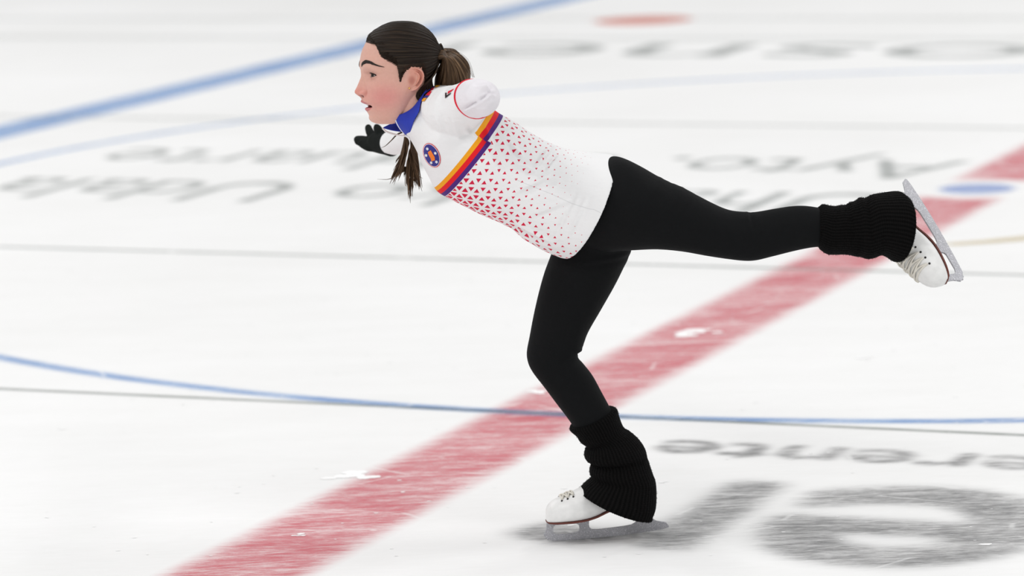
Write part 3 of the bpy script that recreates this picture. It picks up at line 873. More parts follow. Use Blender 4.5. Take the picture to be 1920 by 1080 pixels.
# hair swept up from the nape to the tie
for i in range(150):
    f = RNG.uniform(-78, 78); fr, sr = math.cos(math.radians(f)), math.sin(math.radians(f)); o_ = RNG.uniform(1.02, 1.07)
    u0 = RNG.uniform(0, 1)
    def ringp(a, b, yh): return ((a[0] + b[0]) / 2 + (b[0] - a[0]) / 2 * fr * o_, (a[1] + b[1]) / 2 + (b[1] - a[1]) / 2 * fr * o_, -sr * yh * K0 * o_)
    p0 = ringp((744, 228), (812, 172), 42.5); p1 = ringp((742, 206), (807, 150), 42); p2 = (816, 130 + 5 * abs(sr), -sr * 36 * K0); p3 = (823, 110, -sr * 10 * K0)
    p0 = tuple(np.array(p0) * (1 - 0.5 * u0) + np.array(p1) * 0.5 * u0)
    A = cr([p0, p1, p2, p3], 4); pts = [W(*q) for q in A]; n_ = len(pts)
    ps.append((pts, [(0.4 + 1.5 * min(1, k_ / 4)) * K0 for k_ in range(n_)], RNG.random()))
locks('hairline', ps, hair, MAT['hair_edge'], 5)
# tie wrapped with a strand of hair
ax = head_dir(1, 0, 0.25).normalized(); u1 = ax.cross(Vector((0, 1, 0))).normalized(); u2 = ax.cross(u1)
ps = []
for k in range(4):
    off = (k - 1.5) * 3.2 * K0
    loop = [tie_w + ax * (off + 4.5 * K0) + (u1 * math.cos(a) * 16.5 + u2 * math.sin(a) * 12) * K0 for a in np.linspace(0, 2 * math.pi, 28)]
    ps.append((loop, 2.3 * K0, 0.13 * k))
locks('hair_tie', ps, hair, MAT['hair'])
MAIN = np.array([(822, 102, 0.0), (837, 101, 0.0), (847, 112, 0.005), (851, 131, 0.012), (848, 152, 0.035), (842, 174, 0.08), (822, 192, 0.115), (800, 210, 0.135), (783, 228, 0.14), (770, 246, 0.135)])
ENDS = [(735, 334, 0.11), (741, 325, 0.12), (748, 331, 0.1), (755, 322, 0.12), (763, 345, 0.12), (768, 366, 0.11), (772, 350, 0.12), (779, 343, 0.12), (786, 352, 0.11), (783, 318, 0.12), (776, 330, 0.13), (744, 310, 0.13), (760, 318, 0.14)]
ps = []
for i in range(240):
    a = RNG.uniform(0, 2 * math.pi); rr_ = math.sqrt(RNG.random())
    E = np.array(ENDS[RNG.integers(len(ENDS))]) + RNG.normal(0, [2.2, 5, 0.006])
    pts = []
    wid = [8, 9, 19, 30, 36, 32, 20, 16, 14, 12]
    for k, q in enumerate(MAIN):
        pts.append((q[0] + rr_ * math.cos(a) * wid[k] * (0.9 if k else .6), q[1] + rr_ * math.sin(a) * wid[k] * 0.95, q[2] + rr_ * math.cos(a + 1) * 0.022))
    last = np.array(pts[-1]); mid = last * 0.5 + E * 0.5 + np.array([(E[0] - last[0]) * -0.08, 4, 0])
    pts += [tuple(mid), tuple(E * 0.8 + mid * 0.2 + np.array([0, 0, 0])), tuple(E)]
    A = cr(pts, 5)
    path = [P(*p) for p in A]
    n = len(path); w = RNG.uniform(2.0, 3.6)
    rad = [w * K0 * (1 - 0.93 * max(0, (t / (n - 1) - 0.58) / 0.42) ** 0.9) for t in range(n)]
    ps.append((path, rad, RNG.uniform(0, 1)))
for pts in ([(760, 246, .12), (745, 252, .11), (733, 264, .1), (722, 274, .1), (714, 277, .1)], [(764, 250, .12), (754, 300, .11), (742, 328, .1), (728, 336, .1), (707, 336, .1)], [(775, 290, .12), (782, 325, .11), (793, 335, .1)]):
    A = cr(pts, 6); path = [P(*p) for p in A]; n = len(path)
    ps.append((path, [1.9 * K0 * (1 - 0.92 * t / (n - 1)) for t in range(n)], RNG.random()))
for k in range(5):                                   # flyaways above the tail
    pts = [(826, 98, 0), (850 + k, 100 - k, 0), (872 + 1.5 * k, 116 - k, 0.0), (886 + k, 146, 0.01)]
    A = cr(pts, 6); path = [W(*p) for p in A]; ps.append((path, 0.22 * K0, RNG.random()))
locks('ponytail', ps, hair, MAT['tail'])

# ---------------- jersey
HEM = [(1147, 293, 1062, 481, 0, 114, 26)]
JT = [k + (0,) for k in TORSO[:-3]] + [(1085, 283, 972, 438, 0, 108, 3), (1118, 288.5, 1008, 463, 0, 120, 12), (1141, 291, 1044, 479, 0, 127, 15), (1151, 292, 1058, 482, 0, 128, 17)]
sh1 = ctube([pk(822, 202, -0.05, 36), pk(832, 206, -0.08, 44), pk(845, 210, -0.10, 50), pk(858, 208, -0.14, 47)], 4, 28)
sh2 = ctube([pk(806, 205, 0.045, 34), pk(828, 212, 0.08, 46), pk(838, 220, 0.12, 48)], 4, 28)
jer = remesh([outline_loft(JT, 6, 72)[:2], arm(NEAR_UP, 1.0), arm(NEAR_FORE, 1.0), arm(FAR_ARM, 1.0), sh1, sh2], 0.0030, 5, 0.5)
jer.name = 'jersey'; jer.materials.append(MAT['jersey'])
v = coords(jer)
nrm = np.empty(len(v) * 3); jer.vertices.foreach_get('normal', nrm); nrm = nrm.reshape(-1, 3)
jx, jy, jd = to_px(v)
# folds in the cloth: ridge segments on the camera side (px) with height in mm
FOLDS = [(842, 372, 0, 0, 0, 0)][:0] + [
 (868, 232, 905, 262, 7, -2.0), (848, 215, 862, 268, 9, 1.8), (826, 205, 838, 262, 9, -1.4), (905, 228, 925, 285, 8, 2.2), (918, 282, 950, 330, 10, -2.4),
 (950, 262, 985, 300, 7, 1.8), (1000, 318, 1040, 268, 8, 2.6), (1016, 322, 1052, 280, 6, -2.6), (955, 305, 1000, 318, 7, 2.2), (960, 362, 1040, 325, 9, 2.4), (975, 372, 1050, 338, 8, -2.0),
 (990, 405, 1075, 372, 9, 2.2), (1035, 455, 1085, 350, 8, -1.8), (1060, 455, 1105, 360, 8, 1.6), (985, 318, 1005, 321, 6, 2.0), (865, 207, 899, 189, 2.6, -3.0), (893, 193, 925, 169, 2.6, -3.2), (886, 159, 914, 157, 3, -2.6), (906, 155, 928, 170, 3, -3.0), (912, 168, 932, 178, 3, -2.5), (896, 168, 918, 163, 4, 2.2), (945, 420, 1010, 455, 6, -2.2), (960, 414, 1040, 458, 6, 2.0)]
qv = v - np.array(CAM); zz = qv @ np.array(FWD); rx, ry = 960 + FPX * (qv @ np.array(RIGHT)) / zz, 540 - FPX * (qv @ np.array(UP)) / zz
disp = np.zeros(len(v)); nearw = smooth01((-jd + 0.02) / 0.04)
for x0, y0, x1, y1, sg, amp in FOLDS:
    d = np.array([x1 - x0, y1 - y0], float); L = np.hypot(*d); d /= L
    a = (rx - x0) * d[0] + (ry - y0) * d[1]; b = -(rx - x0) * d[1] + (ry - y0) * d[0]
    end = smooth01(a / (0.35 * L)) * smooth01((L - a) / (0.35 * L))
    sgm = sg * 0.55 if sg > 5 else sg
    disp += amp * 0.0024 * (np.exp(-(b / sgm) ** 2) - 0.55 * np.exp(-((b - 1.7 * sgm) / sgm) ** 2)) * end * nearw
# twisted creases of the sleeve at the bent elbow
e1 = (jd < -0.2)
ang_ = np.arctan2(jy - 186, jx - 895); rad_ = np.hypot(jx - 895, jy - 186)
disp += e1 * 0.0003 * np.sin(ang_ * 5 + rad_ * 0.16 + jd * 30) * smooth01((jx - 868) / 20)
v2 = v + nrm * disp[:, None]
jer.vertices.foreach_set('co', v2.ravel()); jer.update()
# cloth coordinates: t around the trunk, s along it from the chest band
A = cr(JT, 40); U_, L_ = A[:, 0:2], A[:, 2:4]; Cc = (U_ + L_) / 2
sl = np.concatenate([[0], np.cumsum(np.hypot(*np.diff(Cc, axis=0).T))]); i0 = np.argmin(np.abs(U_[:, 0] - 929)); sl = (sl - sl[i0]) * K0
dirv = (L_ - U_); Ld = np.hypot(dirv[:, 0], dirv[:, 1]); dirv = dirv / Ld[:, None]
tt = np.empty(len(v)); ss = np.empty(len(v))
per = np.stack([-dirv[:, 1], dirv[:, 0]], 1)
for c0 in range(0, len(v), 4000):
    q = np.stack([jx[c0:c0 + 4000], jy[c0:c0 + 4000]], 1)
    cr_ = np.abs(((q[:, None, :] - U_[None]) * per[None]).sum(-1))
    k = cr_.argmin(1)
    sign = ((q - U_[k]) * per[k]).sum(1)
    w = ((q - Cc[k]) * dirv[k]).sum(1)
    ss[c0:c0 + 4000] = sl[k] - sign * K0
    tt[c0:c0 + 4000] = np.arctan2(w * K0, -jd[c0:c0 + 4000] * (Ld[k] / 2) / A[k, 5]) * 0.098
arm_side = (np.abs(jd) > 0.155)
ss = np.where(arm_side & (jx < 960), -0.2, ss)
lil = ((v2 - np.array(P(889.5, 185.5, -0.222))) @ np.array((P(900, 184.5, -0.29) - P(868, 200, -0.15)).normalized()) > 0.0).astype(float) * (jd < -0.12) * (jx < 970)
set_attr(jer, 'fab', np.stack([tt, ss, lil], 1))
jersey = part('jersey', jer)
bvh_j = BVHTree.FromPolygons([tuple(p) for p in v2], [tuple(p.vertices) for p in jer.polygons])

def on_jersey(px, py, lift):
    d = (P(px, py, 0) - CAM).normalized(); h = bvh_j.ray_cast(CAM, d)
    return None if h[0] is None else h[0] - d * lift * 0.4 + h[1] * lift * (1 if h[1].dot(d) < 0 else -1)

def patch(polys, lift=0.0012):
    """flat print conforming to the jersey: list of px polygons -> verts, faces"""
    out = []
    for poly in polys:
        q = np.array(poly, float); c = q.mean(0); n = len(q); V = []; Fc = []
        dense = [q[i] + (q[(i + 1) % n] - q[i]) * k / 4 for i in range(n) for k in range(4)]; n = len(dense); R = 4
        V.append(on_jersey(*c, lift))
        for r in range(1, R + 1):
            for p in dense: V.append(on_jersey(*(c + (p - c) * r / R), lift))
        if any(x is None for x in V): 
            V = [x if x is not None else None for x in V]
        for j in range(n):
            k = (j + 1) % n; Fc.append((0, 1 + j, 1 + k))
            for r in range(R - 1): a = 1 + r * n; Fc.append((a + j, a + n + j, a + n + k, a + k))
        Fc = [f for f in Fc if all(V[i] is not None for i in f)]
        V = [x if x is not None else Vector((0, 0, 0)) for x in V]
        used = sorted({i for f in Fc for i in f}); mp = {i: k for k, i in enumerate(used)}
        out.append(([V[i] for i in used], [tuple(mp[i] for i in f) for f in Fc]))
    return join(out)

def print_part(name, layers, label=None):
    V, Fc, MI, mats = [], [], [], []
    for k, (mat, polys) in enumerate(layers):
        v_, f_ = patch(polys, 0.0009 + 0.0004 * k); b = len(V); V += v_; Fc += [tuple(i + b for i in f) for f in f_]
        MI += [k] * len(f_); mats.append(MAT[mat])
    me = mesh_of(name, V, Fc); [me.materials.append(m_) for m_ in mats]
    me.polygons.foreach_set('material_index', MI); me.update()
    return link(name, me, jersey, label=label)

def ell(cx, cy, a, b, th, n=20):
    return [(cx + a * math.cos(t) * math.cos(th) - b * math.sin(t) * math.sin(th), cy + a * math.cos(t) * math.sin(th) + b * math.sin(t) * math.cos(th)) for t in np.linspace(0, 2 * math.pi, n, endpoint=False)]
th = math.radians(66)
def bp(u, w):   # badge coordinates: u along the long axis, w across
    return (810 + u * math.cos(th) - w * math.sin(th), 291 + u * math.sin(th) + w * math.cos(th))
stars = []
for (u, w) in ((-14, 1.5), (-4, 8.5), (-1, -8.5), (12, 5.5), (14.5, -4)):
    for a in (0.3, 1.35, 2.4):
        stars.append([bp(u + 3.0 * math.cos(a + s_) * r_, w + 2.6 * math.sin(a + s_) * r_) for s_, r_ in ((-0.22, 1), (0.22, 1), (math.pi - 0.22, 1), (math.pi + 0.22, 1))])
print_part('round_badge', [('red_print', [ell(810, 291, 24, 14.6, th)]), ('white_print', [ell(810, 291, 22.6, 13.4, th)]), ('navy', [ell(810, 291, 21.6, 12.6, th)]),
    ('orange_print', [[bp(*q) for q in ((-9.5, -3), (-8, 3.4), (-3, 4.2), (4, 3.4), (10, 4), (10.5, -2.6), (5, -4.4), (-2, -3.6))]]), ('white_print', stars)], 'navy round badge with orange centre')
print_part('chevron_mark', [('red_print', [[(840.5, 171.7), (852, 166.3), (846.5, 172), (839.5, 176.8)]]), ('black_print', [[(835.3, 174.5), (838, 174), (837.6, 179.5), (835.3, 184.5)], [(837.6, 179.5), (846.8, 173.8), (845, 177), (835.3, 184.5)]])])
print_part('shoulder_stripe', [('red_print', [[(801, 168), (815, 164), (805, 179.5), (793, 179.5)]]), ('navy', [[(793, 179.5), (805, 179.5), (801, 184), (789, 185)], [(812, 165.5), (800, 167.5), (806, 163), (817, 162)]]), ('gold_print', [[(789, 185), (801, 184), (797, 190), (787, 191)], [(815, 162.5), (819, 160.8), (826, 161), (818, 165)]])], 'red, navy and gold stripe at the neck')

# piping round the end of the outer sleeve
ctr_ = P(889.5, 185.5, -0.222); axd = ((P(900, 184.5, -0.29) - P(868, 200, -0.15)).normalized() + Vector((0.12, 0, 0.30))).normalized()
u1 = axd.cross(Vector((0, 0, 1))).normalized(); u2 = axd.cross(u1)
loop = []
for a in np.linspace(0, 2 * math.pi, 49):
    d = u1 * math.cos(a) + u2 * math.sin(a)
    loop.append(ctr_ + d * (38.9 * K(-0.222)))
link('sleeve_piping', mesh_of('sleeve_piping', *tube(loop, 0.0021, 8), MAT['red_print']), jersey, label='thin red piping')

# collar: open stand-up collar
CU = [(738.5, 216.5, -.032), (755, 213, -.048), (772.5, 202.5, -.057), (786, 186, -.055), (796, 171, -.040), (804, 160, 0.0), (800, 166, .040), (784, 190, .056), (764, 212, .056), (740, 228, .048), (717.5, 239.5, .034)]
CL = [(761, 252.5, -.012), (768.5, 249, -.050), (774.5, 230, -.078), (783.5, 214, -.086), (788, 199, -.082), (789, 185, -.066), (797, 176, -.045), (813, 164, 0.0), (806, 180, .06), (788, 206, .08), (774, 230, .07), (766, 248, .042), (760.5, 254, .008)]
CL = [tuple(q) for q in cr(CL, 10)[np.linspace(0, 110, 11).round().astype(int)]]
U2, L2 = cr(CU, 8), cr(CL, 8); V, Fc = [], []; nr = 10
for lay, off in ((0, 0.0), (1, 0.0028)):
    for i in range(len(U2)):
        for k in range(nr + 1):
            f = k / nr; q = L2[i] * (1 - f) + U2[i] * f
            p = P(*q); c = P(785, 205, 0); d = p - c; d.z *= 0.4; d.normalize()
            V.append(p + d * (0.006 * math.sin(math.pi * f) + 0.0014 - off))
n1 = len(U2) * (nr + 1)
for i in range(len(U2) - 1):
    for k in range(nr):
        a = i * (nr + 1) + k; b = a + nr + 1
        Fc += [(a, b, b + 1, a + 1), (a + n1, a + 1 + n1, b + 1 + n1, b + n1)]
for i in range(len(U2) - 1):
    for k in (0, nr):
        a = i * (nr + 1) + k; b = a + nr + 1; Fc.append((a, b, b + n1, a + n1))
for i in (0, len(U2) - 1):
    for k in range(nr): a = i * (nr + 1) + k; Fc.append((a, a + 1, a + 1 + n1, a + n1))
cm = mesh_of('collar', V, Fc, MAT['blue_fabric'])
bm = bmesh.new(); bm.from_mesh(cm); bmesh.ops.recalc_face_normals(bm, faces=bm.faces); bm.to_mesh(cm); bm.free()
link('collar', cm, jersey, label='royal blue open collar')
ps = [tube([P(*q) for q in cr([(738, 215.5, -.034), (741, 224, -.034), (747, 236, -.030), (754, 246, -.022), (761, 253, -.010)], 5)], 0.0016, 8),
      tube([P(*q) for q in cr([(717, 240, .034), (724, 246.5, .032), (736, 251, .026), (749, 254, .016), (760, 255, -.004)], 5)], 0.0021, 8)]
link('collar_piping', mesh_of('collar_piping', *join(ps), MAT['white_fabric']), jersey, label='white edging of the open collar')
zp = cr([(760.5, 254, -.016, 2.6), (766.5, 259, -.03, 2.4), (768.5, 268, -.03, 1.3), (767.5, 276, -.03, 2.3), (765.5, 284, -.03, 1.4), (763, 296, -.03, 2.1), (761.5, 303, -.03, 1.7), (759.8, 312, -.03, 2.3)], 4)
link('zip_pull', mesh_of('zip_pull', *tube([P(*q[:3]) for q in zp], [(q[3] - 0.55) * K0 for q in zp], 10), MAT['white_fabric']), jersey, label='white zip pull cord')

# ---------------- leggings
lg = remesh([outline_loft(FREE, 5, 56)[:2], outline_loft(STAND, 5, 56)[:2]], 0.0045, 3, 0.5)
lg.name = 'leggings'; lg.materials.append(MAT['leggings'])
v = coords(lg); nrm = np.empty(len(v) * 3); lg.vertices.foreach_get('normal', nrm); nrm = nrm.reshape(-1, 3); lx, ly, ldp = to_px(v)
disp = np.zeros(len(v))
for x0, y0, x1, y1, sg, amp in [(1402, 394, 1410, 420, 2.6, -3.2), (1396, 394, 1399, 425, 3.2, 2.6), (1416, 396, 1420, 430, 3.2, 2.4), (1090, 671, 1068, 660, 3, -3), (1094, 664, 1070, 652, 3, 2.0), (1236, 330, 1205, 362, 4, 1.6), (1256, 338, 1225, 372, 4, -1.4), (1276, 348, 1240, 384, 4, 1.6), (1300, 362, 1262, 396, 4, -1.4), (1180, 476, 1060, 492, 5, 1.8), (1178, 486, 1060, 500, 5, -1.8)]:
    d = np.array([x1 - x0, y1 - y0], float); L = np.hypot(*d); d /= L
    a = (lx - x0) * d[0] + (ly - y0) * d[1]; b = -(lx - x0) * d[1] + (ly - y0) * d[0]
    disp += amp * 0.001 * np.exp(-(b / sg) ** 2) * smooth01((a + 8) / 10) * smooth01((L - a) / (0.5 * L))
lg.vertices.foreach_set('co', (v + nrm * disp[:, None]).ravel()); lg.update()
part('leggings', lg)

# ---------------- leg warmers
def warmer(knots, seed, label):
    def warp(f, ph):
        return 1 + 0.012 * math.sin(ph * 3 + f * 9 + seed) + 0.012 * math.sin(ph * 2 - f * 23 + seed * 2)
    V, Fc, info = outline_loft(knots, 6, 120, True, warp)
    info = [(ph / (2 * math.pi), s) for ph, s in info] + [(0, 0), (0, 1)]
    nr_ = (len(V) - 2) // 120
    for _ in range(2200):                           # loose wool fibres
        i = int(nr_ * RNG.random()) if RNG.random() < 0.8 else nr_ - 1
        j = RNG.integers(120); a = Vector(V[i * 120 + j])
        ctr0 = sum((Vector(V[i * 120 + q]) for q in range(0, 120, 10)), Vector()) / 12
        nn = (a - ctr0).normalized(); r3 = Vector(RNG.normal(0, 0.7, 3)); L = RNG.uniform(0.9, 2.2) * K0
        m_ = a + (nn + r3 * 0.4).normalized() * L * 0.6; e_ = m_ + (nn * 0.3 + r3).normalized() * L * 0.6
        v_, f_ = tube([a - nn * 0.0006, m_, e_], [0.32 * K0, 0.28 * K0, 0.15 * K0], 4)
        b = len(V); V += v_; Fc += [tuple(q + b for q in ff) for ff in f_]; info += [(0, 0)] * len(v_)
    me = mesh_of('leg_warmer', V, Fc, MAT['knit'])
    set_attr(me, 'fab', [(a, b, 0) for a, b in info])
    bm = bmesh.new(); bm.from_mesh(me); bmesh.ops.recalc_face_normals(bm, faces=bm.faces); bm.to_mesh(me); bm.free()
    return part('leg_warmer', me, label)
SW = [(1069, 801, 1151, 764), (1070, 807, 1158, 769), (1080, 817, 1163, 784), (1088, 829, 1171, 803), (1099, 837, 1182, 811), (1096, 845, 1198, 826), (1094, 854, 1209, 841), (1098, 862, 1212, 850), (1106, 866, 1213, 858), (1108, 871, 1217, 868), (1105, 879, 1222, 880), (1106, 889, 1226, 890), (1110, 896, 1230, 905), (1100, 904, 1231, 930), (1091, 911, 1230, 955), (1085, 918, 1223, 974)]
warmer([k + (0.03 * max(0, 1 - i / 9), 0.5 * math.hypot(k[0] - k[2], k[1] - k[3]) * 1.02 + (8 if i < 8 else 2), 2) for i, k in enumerate(SW)], 1.0, 'black ribbed leg warmer on the standing leg')
FW = [(1534, 390, 1532, 461), (1544, 384, 1539, 469), (1556, 386, 1552, 476), (1566, 386, 1570, 477), (1577, 384, 1585, 477), (1587, 384, 1598, 478), (1594, 380, 1605, 480), (1603, 377, 1613, 482), (1613, 371, 1621, 485), (1623, 373, 1629, 485), (1630, 369, 1640, 483), (1640, 364, 1652, 479), (1661, 361, 1663, 483), (1688, 359.5, 1673, 488), (1700, 368, 1681, 489)]
warmer([k + (-0.08 - 0.022 * max(0, (i - 7) / 7), 0.5 * math.hypot(k[0] - k[2], k[1] - k[3]) * 1.02 + 4, 2 + (16 * (i - 10) / 4 if i > 10 else 0)) for i, k in enumerate(FW)], 2.3, 'black ribbed leg warmer on the raised leg')

# ---------------- skates, built in a local frame: x heel(+) toe(-), y sideways, z up from the blade (px units)
BOOT = [  # x, top z, bottom z, half width
 (-117, 50, 37, 7), (-115, 62, 35.5, 15), (-108, 71, 35, 22), (-97, 77.5, 35, 28), (-84, 82, 35.5, 32), (-68, 87, 36, 34.5), (-52, 94, 37, 35), (-38, 100, 38.5, 33), (-22, 110, 42, 30), (-4, 134, 49, 28), (16, 148, 56, 27.5), (38, 150, 60, 28), (54, 148, 62, 27), (68, 140, 62, 24), (79, 126, 63, 17), (84, 108, 66, 8)]
def boot_sect(x):
    B = np.array(BOOT); return [np.interp(x, B[:, 0], B[:, k]) for k in (1, 2, 3)]
BOOT = [(x, t + 3, b + 3, w) for x, t, b, w in BOOT]
BEXP = 2.5
def boot_pt(x, al, out=1.0):     # al from the top, radians, + = near side (-y)
    t, b, w = boot_sect(x); c, s = math.cos(al), math.sin(al)
    return np.array([x, -w * math.copysign(abs(s) ** (2 / BEXP), s) * out, (t + b) / 2 + (t - b) / 2 * math.copysign(abs(c) ** (2 / BEXP), c) * out])

def skate(xf, label, ankle, AL, cap, xs_):
    """xf maps local px coordinates to world"""
    rings = []
    for r in cr(BOOT, 4):
        x, t, b, w = r; t = min(t, cap)
        ring = []
        for j in range(48):
            a = 2 * math.pi * j / 48; c, s = math.cos(a), math.sin(a)
            BX = BEXP if c > 0 else 4.0
            ring.append(xf((x, w * math.copysign(abs(s) ** (2 / BX), s), (t + b) / 2 + (t - b) / 2 * math.copysign(abs(c) ** (2 / BX), c))))
        rings.append(ring)
    top_ = [Vector(xf((42, 0, 84))), Vector(xf((36, 0, 112))), ankle]
    A = cr([tuple(p) for p in top_], 6)
    shaft = tube([Vector(a) for a in A], [29 * K0 - 4 * K0 * i / (len(A) - 1) for i in range(len(A))], 32)
    me = remesh([skin_rings(rings), shaft], 0.0021, 3, 0.5); me.name = 'ice_skate'; me.materials.append(MAT['leather'])
    boot = part('ice_skate', me, label)
    # sole
    sr = []
    for x in np.linspace(-117.5, 22, 40):
        t, b, w = boot_sect(x); w = w * 0.84 + 0.6; th_ = 3.0
        sr.append([xf((x, y, z)) for y, z in ((-w, b + 2), (-w, b - th_ + 1.8), (w, b - th_ + 1.8), (w, b + 2))])
    link('outsole', mesh_of('outsole', *skin_rings(sr), MAT['sole'], False), boot, label='red-brown sole edge')
    hr = []
    for x in np.linspace(30, 85, 16):
        t, b, w = boot_sect(min(x, 80)); w = max(w * 0.8, 13)
        zt = b + 3
        hr.append([xf((x, y, z)) for y, z in ((-w, zt), (-w * 0.92, 38), (w * 0.92, 38), (w, zt))])
    link('heel', mesh_of('heel', *skin_rings(hr), MAT['heel'], False), boot, label='tan stacked heel')
    # blade: side outline with the long slot and the front window cut out
    out = [(-123, 13), (-120.5, 10), (-121, 7), (-117, 6), (-116, 3.4), (-111, 3.6), (-107, 1.2), (-96, 0.4), (-71, 0), (-40, 0), (-5, 0.4), (34, 1.8), (70, 3.8), (100, 6.6), (116, 9), (118, 12), (113, 19), (108, 20.5), (94, 24), (87, 29), (85.5, 37.5), (61, 37.5), (59, 31), (54, 24), (46, 20), (34, 18.5), (5, 17), (-20, 16), (-30, 17), (-35, 21), (-36, 27), (-35, 37.5), (-116, 37.5), (-117, 26), (-120, 19)]
    hole = [(-104, 28), (-100, 31), (-60, 31), (-55, 28), (-53.5, 21), (-56, 15.5), (-61, 13), (-94, 12), (-101, 13.5), (-105, 18)]
    cu = bpy.data.curves.new('b', 'CURVE'); cu.dimensions = '2D'; cu.fill_mode = 'BOTH'; cu.extrude = 1.7; cu.bevel_depth = 0.25
    for pts in (out, hole):
        sp = cu.splines.new('POLY'); sp.points.add(len(pts) - 1); sp.use_cyclic_u = True
        for q, (a, b) in zip(sp.points, pts): q.co = (a, b, 0, 1)
    o = bpy.data.objects.new('b', cu); COL.objects.link(o); bme = evaluated(o); bpy.data.objects.remove(o); bpy.data.curves.remove(cu)
    bme.name = 'blade'
    for vtx in bme.vertices: vtx.co = xf((vtx.co.x, vtx.co.z, vtx.co.y))
    pl = []
    for x0, x1, w in ((-112, -34, 11), (56, 88, 11)):                  # mounting plates
        pl.append(skin_rings([[xf((x, y, z)) for y, z in ((-w * f, 38.4), (-w * f, 36.4), (w * f, 36.4), (w * f, 38.4))] for x, f in ((x0, .5), (x0 + 6, 1), (x1 - 6, 1), (x1, .6))]))
    V, Fc = join([([vv.co.copy() for vv in bme.vertices], [tuple(p.vertices) for p in bme.polygons])] + pl)
    bpy.data.meshes.remove(bme)
    bl = mesh_of('blade', V, Fc, MAT['blade'], False)
    bm = bmesh.new(); bm.from_mesh(bl); bmesh.ops.remove_doubles(bm, verts=bm.verts, dist=1e-6); bmesh.ops.recalc_face_normals(bm, faces=bm.faces); bm.to_mesh(bl); bm.free()
    link('blade', bl, boot, label='silver glitter skate blade')
    # laces and eyelets
    ps = []
    for i, x in enumerate(xs_):
        def arc(x0, a0, x1, a1, o_):
            return [xf(boot_pt(x0 + (x1 - x0) * k / 10, a0 + (a1 - a0) * k / 10, o_ + 0.05 * math.sin(math.pi * k / 10))) for k in range(11)]
        ps.append(tube(arc(x, AL, x, -AL, 1.01), 1.9 * K0, 8))
        if i + 1 < len(xs_):
            ps.append(tube(arc(x, AL, xs_[i + 1], -AL, 1.05), 1.9 * K0, 8))
            ps.append(tube(arc(x, -AL, xs_[i + 1], AL, 1.08), 1.9 * K0, 8))
    link('lace', mesh_of('lace', *join(ps), MAT['lace']), boot, label='cream criss-cross laces')
    for sg in (1, -1):
        for x in xs_:
            c = boot_pt(x - 0.5, sg * (AL + 0.16), 1.005); c2 = boot_pt(x - 0.5, sg * (AL + 0.16), 1.05)
            cw, nw = Vector(xf(c)), (Vector(xf(c2)) - Vector(xf(c))).normalized()
            a1 = nw.orthogonal().normalized(); a2 = nw.cross(a1)
            rings = [[cw + nw * h_ * K0 + (a1 * math.cos(a) + a2 * math.sin(a)) * r_ * K0 for a in np.linspace(0, 2 * math.pi, 12, endpoint=False)] for h_, r_ in ((-0.8, 2.1), (0.5, 2.1), (0.9, 1.5), (0.2, 0.6))]
            link('eyelet', mesh_of('eyelet', *skin_rings(rings), MAT['eyelet']), boot)
    return boot

gp = G(1140, 1008); yaw = math.radians(7); tilt_ = math.radians(0.8)
def xf_stand(q):
    x, y, z = (q[0]) * K0, q[1] * K0, q[2] * K0
    x, z = x * math.cos(tilt_) - (z) * math.sin(tilt_), x * math.sin(tilt_) + z * math.cos(tilt_)
    return Vector((gp.x + x * math.cos(yaw) - y * math.sin(yaw), gp.y + x * math.sin(yaw) + y * math.cos(yaw), 0.0012 + z + 0.0008))
skate(xf_stand, 'white skate standing on the ice', P(1168, 880, 0.005), 0.42, 200, [-87, -76, -65])

def imgdir(dx, dy, dyw):          # direction: image right, image down, metres away
    return (RIGHT * dx - UP * dy + Vector((0, dyw, 0)))
T = imgdir(0.432, 0.902, 0); T.normalize(); al_ = math.radians(28)
T = (T * math.cos(al_) + FWD * -math.sin(al_)).normalized()         # heel -> toe
e1 = imgdir(-0.902, 0.432, 0); e1 = (e1 - T * e1.dot(T)).normalized()
e2 = T.cross(e1); e2 = -e2 if e2.y > 0 else e2
rho = math.radians(24); Uv = (e1 * math.cos(rho) + e2 * math.sin(rho)).normalized()
Lv = Uv.cross(T).normalized()
if Lv.y < 0: Lv = -Lv                                                            # local +y points away from the camera
F0 = P(1751, 431, -0.035)
def xf_free(q):
    return F0 - T * ((q[0] + 3) * K0) + Lv * (q[1] * K0) + Uv * ((q[2] - 10) * K0)
skate(xf_free, 'white skate of the raised foot, laces showing', P(1640, 425, -0.08), 1.05, 103, [-86, -73, -60, -47, -34])

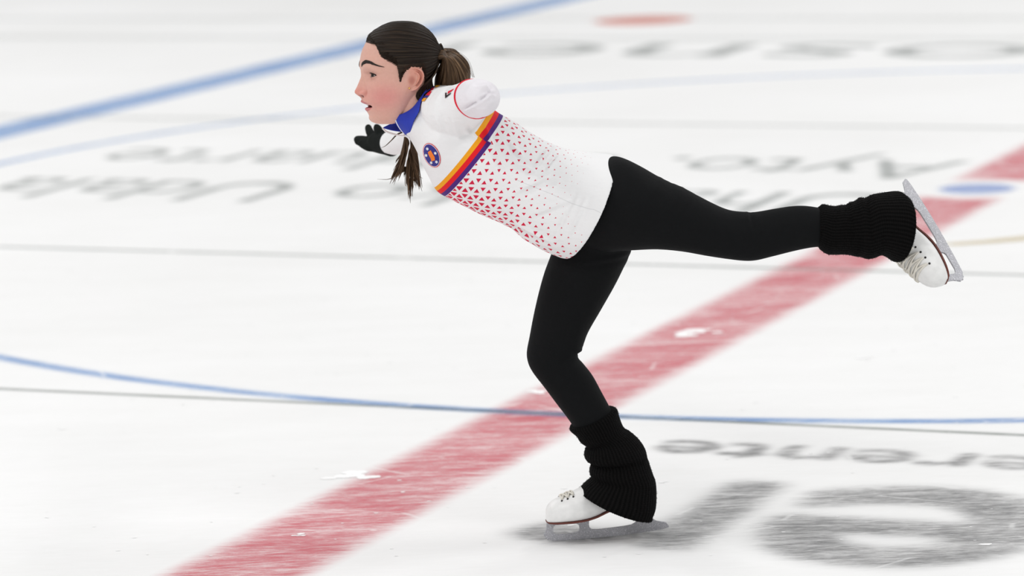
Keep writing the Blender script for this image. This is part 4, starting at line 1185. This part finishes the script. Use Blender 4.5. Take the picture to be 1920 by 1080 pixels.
# ---------------- gloves
def finger(rows): return ctube([pk(*r) for r in rows], 5, 16)
gl = [ctube([pk(740, 268, 0.44, 21), pk(728, 269, 0.47, 21), pk(717, 268, 0.495, 21), pk(705, 267, 0.515, 19)], 5, 24, 1.0),
      ctube([pk(735, 278, 0.445, 16), pk(722, 274, 0.49, 16), pk(706, 272, 0.52, 14)], 5, 20),
      finger([(716, 258, 0.49, 10.5), (711, 247, 0.498, 9), (707, 239.5, 0.505, 7.5), (706, 237.5, 0.508, 6)]),
      finger([(704, 262, 0.51, 10), (696, 252, 0.53, 8.5), (692, 244, 0.545, 7.4), (690.5, 238.5, 0.555, 6.4)]),
      finger([(702, 265, 0.515, 11), (689, 264.5, 0.545, 9.5), (678, 262.5, 0.57, 8.5), (670, 261.8, 0.588, 7.6)]),
      finger([(702, 271, 0.51, 11), (688, 269.5, 0.535, 9.5), (679, 267, 0.556, 8.5), (671, 264.5, 0.57, 7.6)]),
      finger([(706, 275, 0.50, 10), (693, 275.5, 0.515, 8.8), (684, 272.5, 0.53, 7.8), (677, 269, 0.54, 6.8)])]
gm = remesh(gl, 0.0022, 3, 0.5); gm.name = 'glove'; gm.materials.append(MAT['glove'])
part('glove', gm, 'black glove on the far hand stretched forward')
gl = [ctube([pk(911, 186, -0.165, 22), pk(911, 187, -0.12, 24), pk(910, 188, -0.075, 23)], 5, 24, 0.7, ref=(0, 0, 1))]
for dx, ln, cu_ in ((-17, 0.050, 0), (-6, 0.060, 1), (6, 0.056, 1), (16, 0.044, 2)):
    gl.append(finger([(910 + dx, 188, -0.085, 8.5), (910 + dx * 1.1, 188, -0.085 + ln * .5, 8), (910 + dx * 1.1, 190 + cu_, -0.085 + ln, 7)]))
gl.append(finger([(895, 188, -0.14, 9), (887, 188, -0.115, 8.5), (884, 189, -0.092, 7.5)]))
gm = remesh(gl, 0.0024, 3, 0.5); gm.name = 'glove'; gm.materials.append(MAT['glove'])
part('glove', gm, 'black glove on the near hand folded behind the elbow')
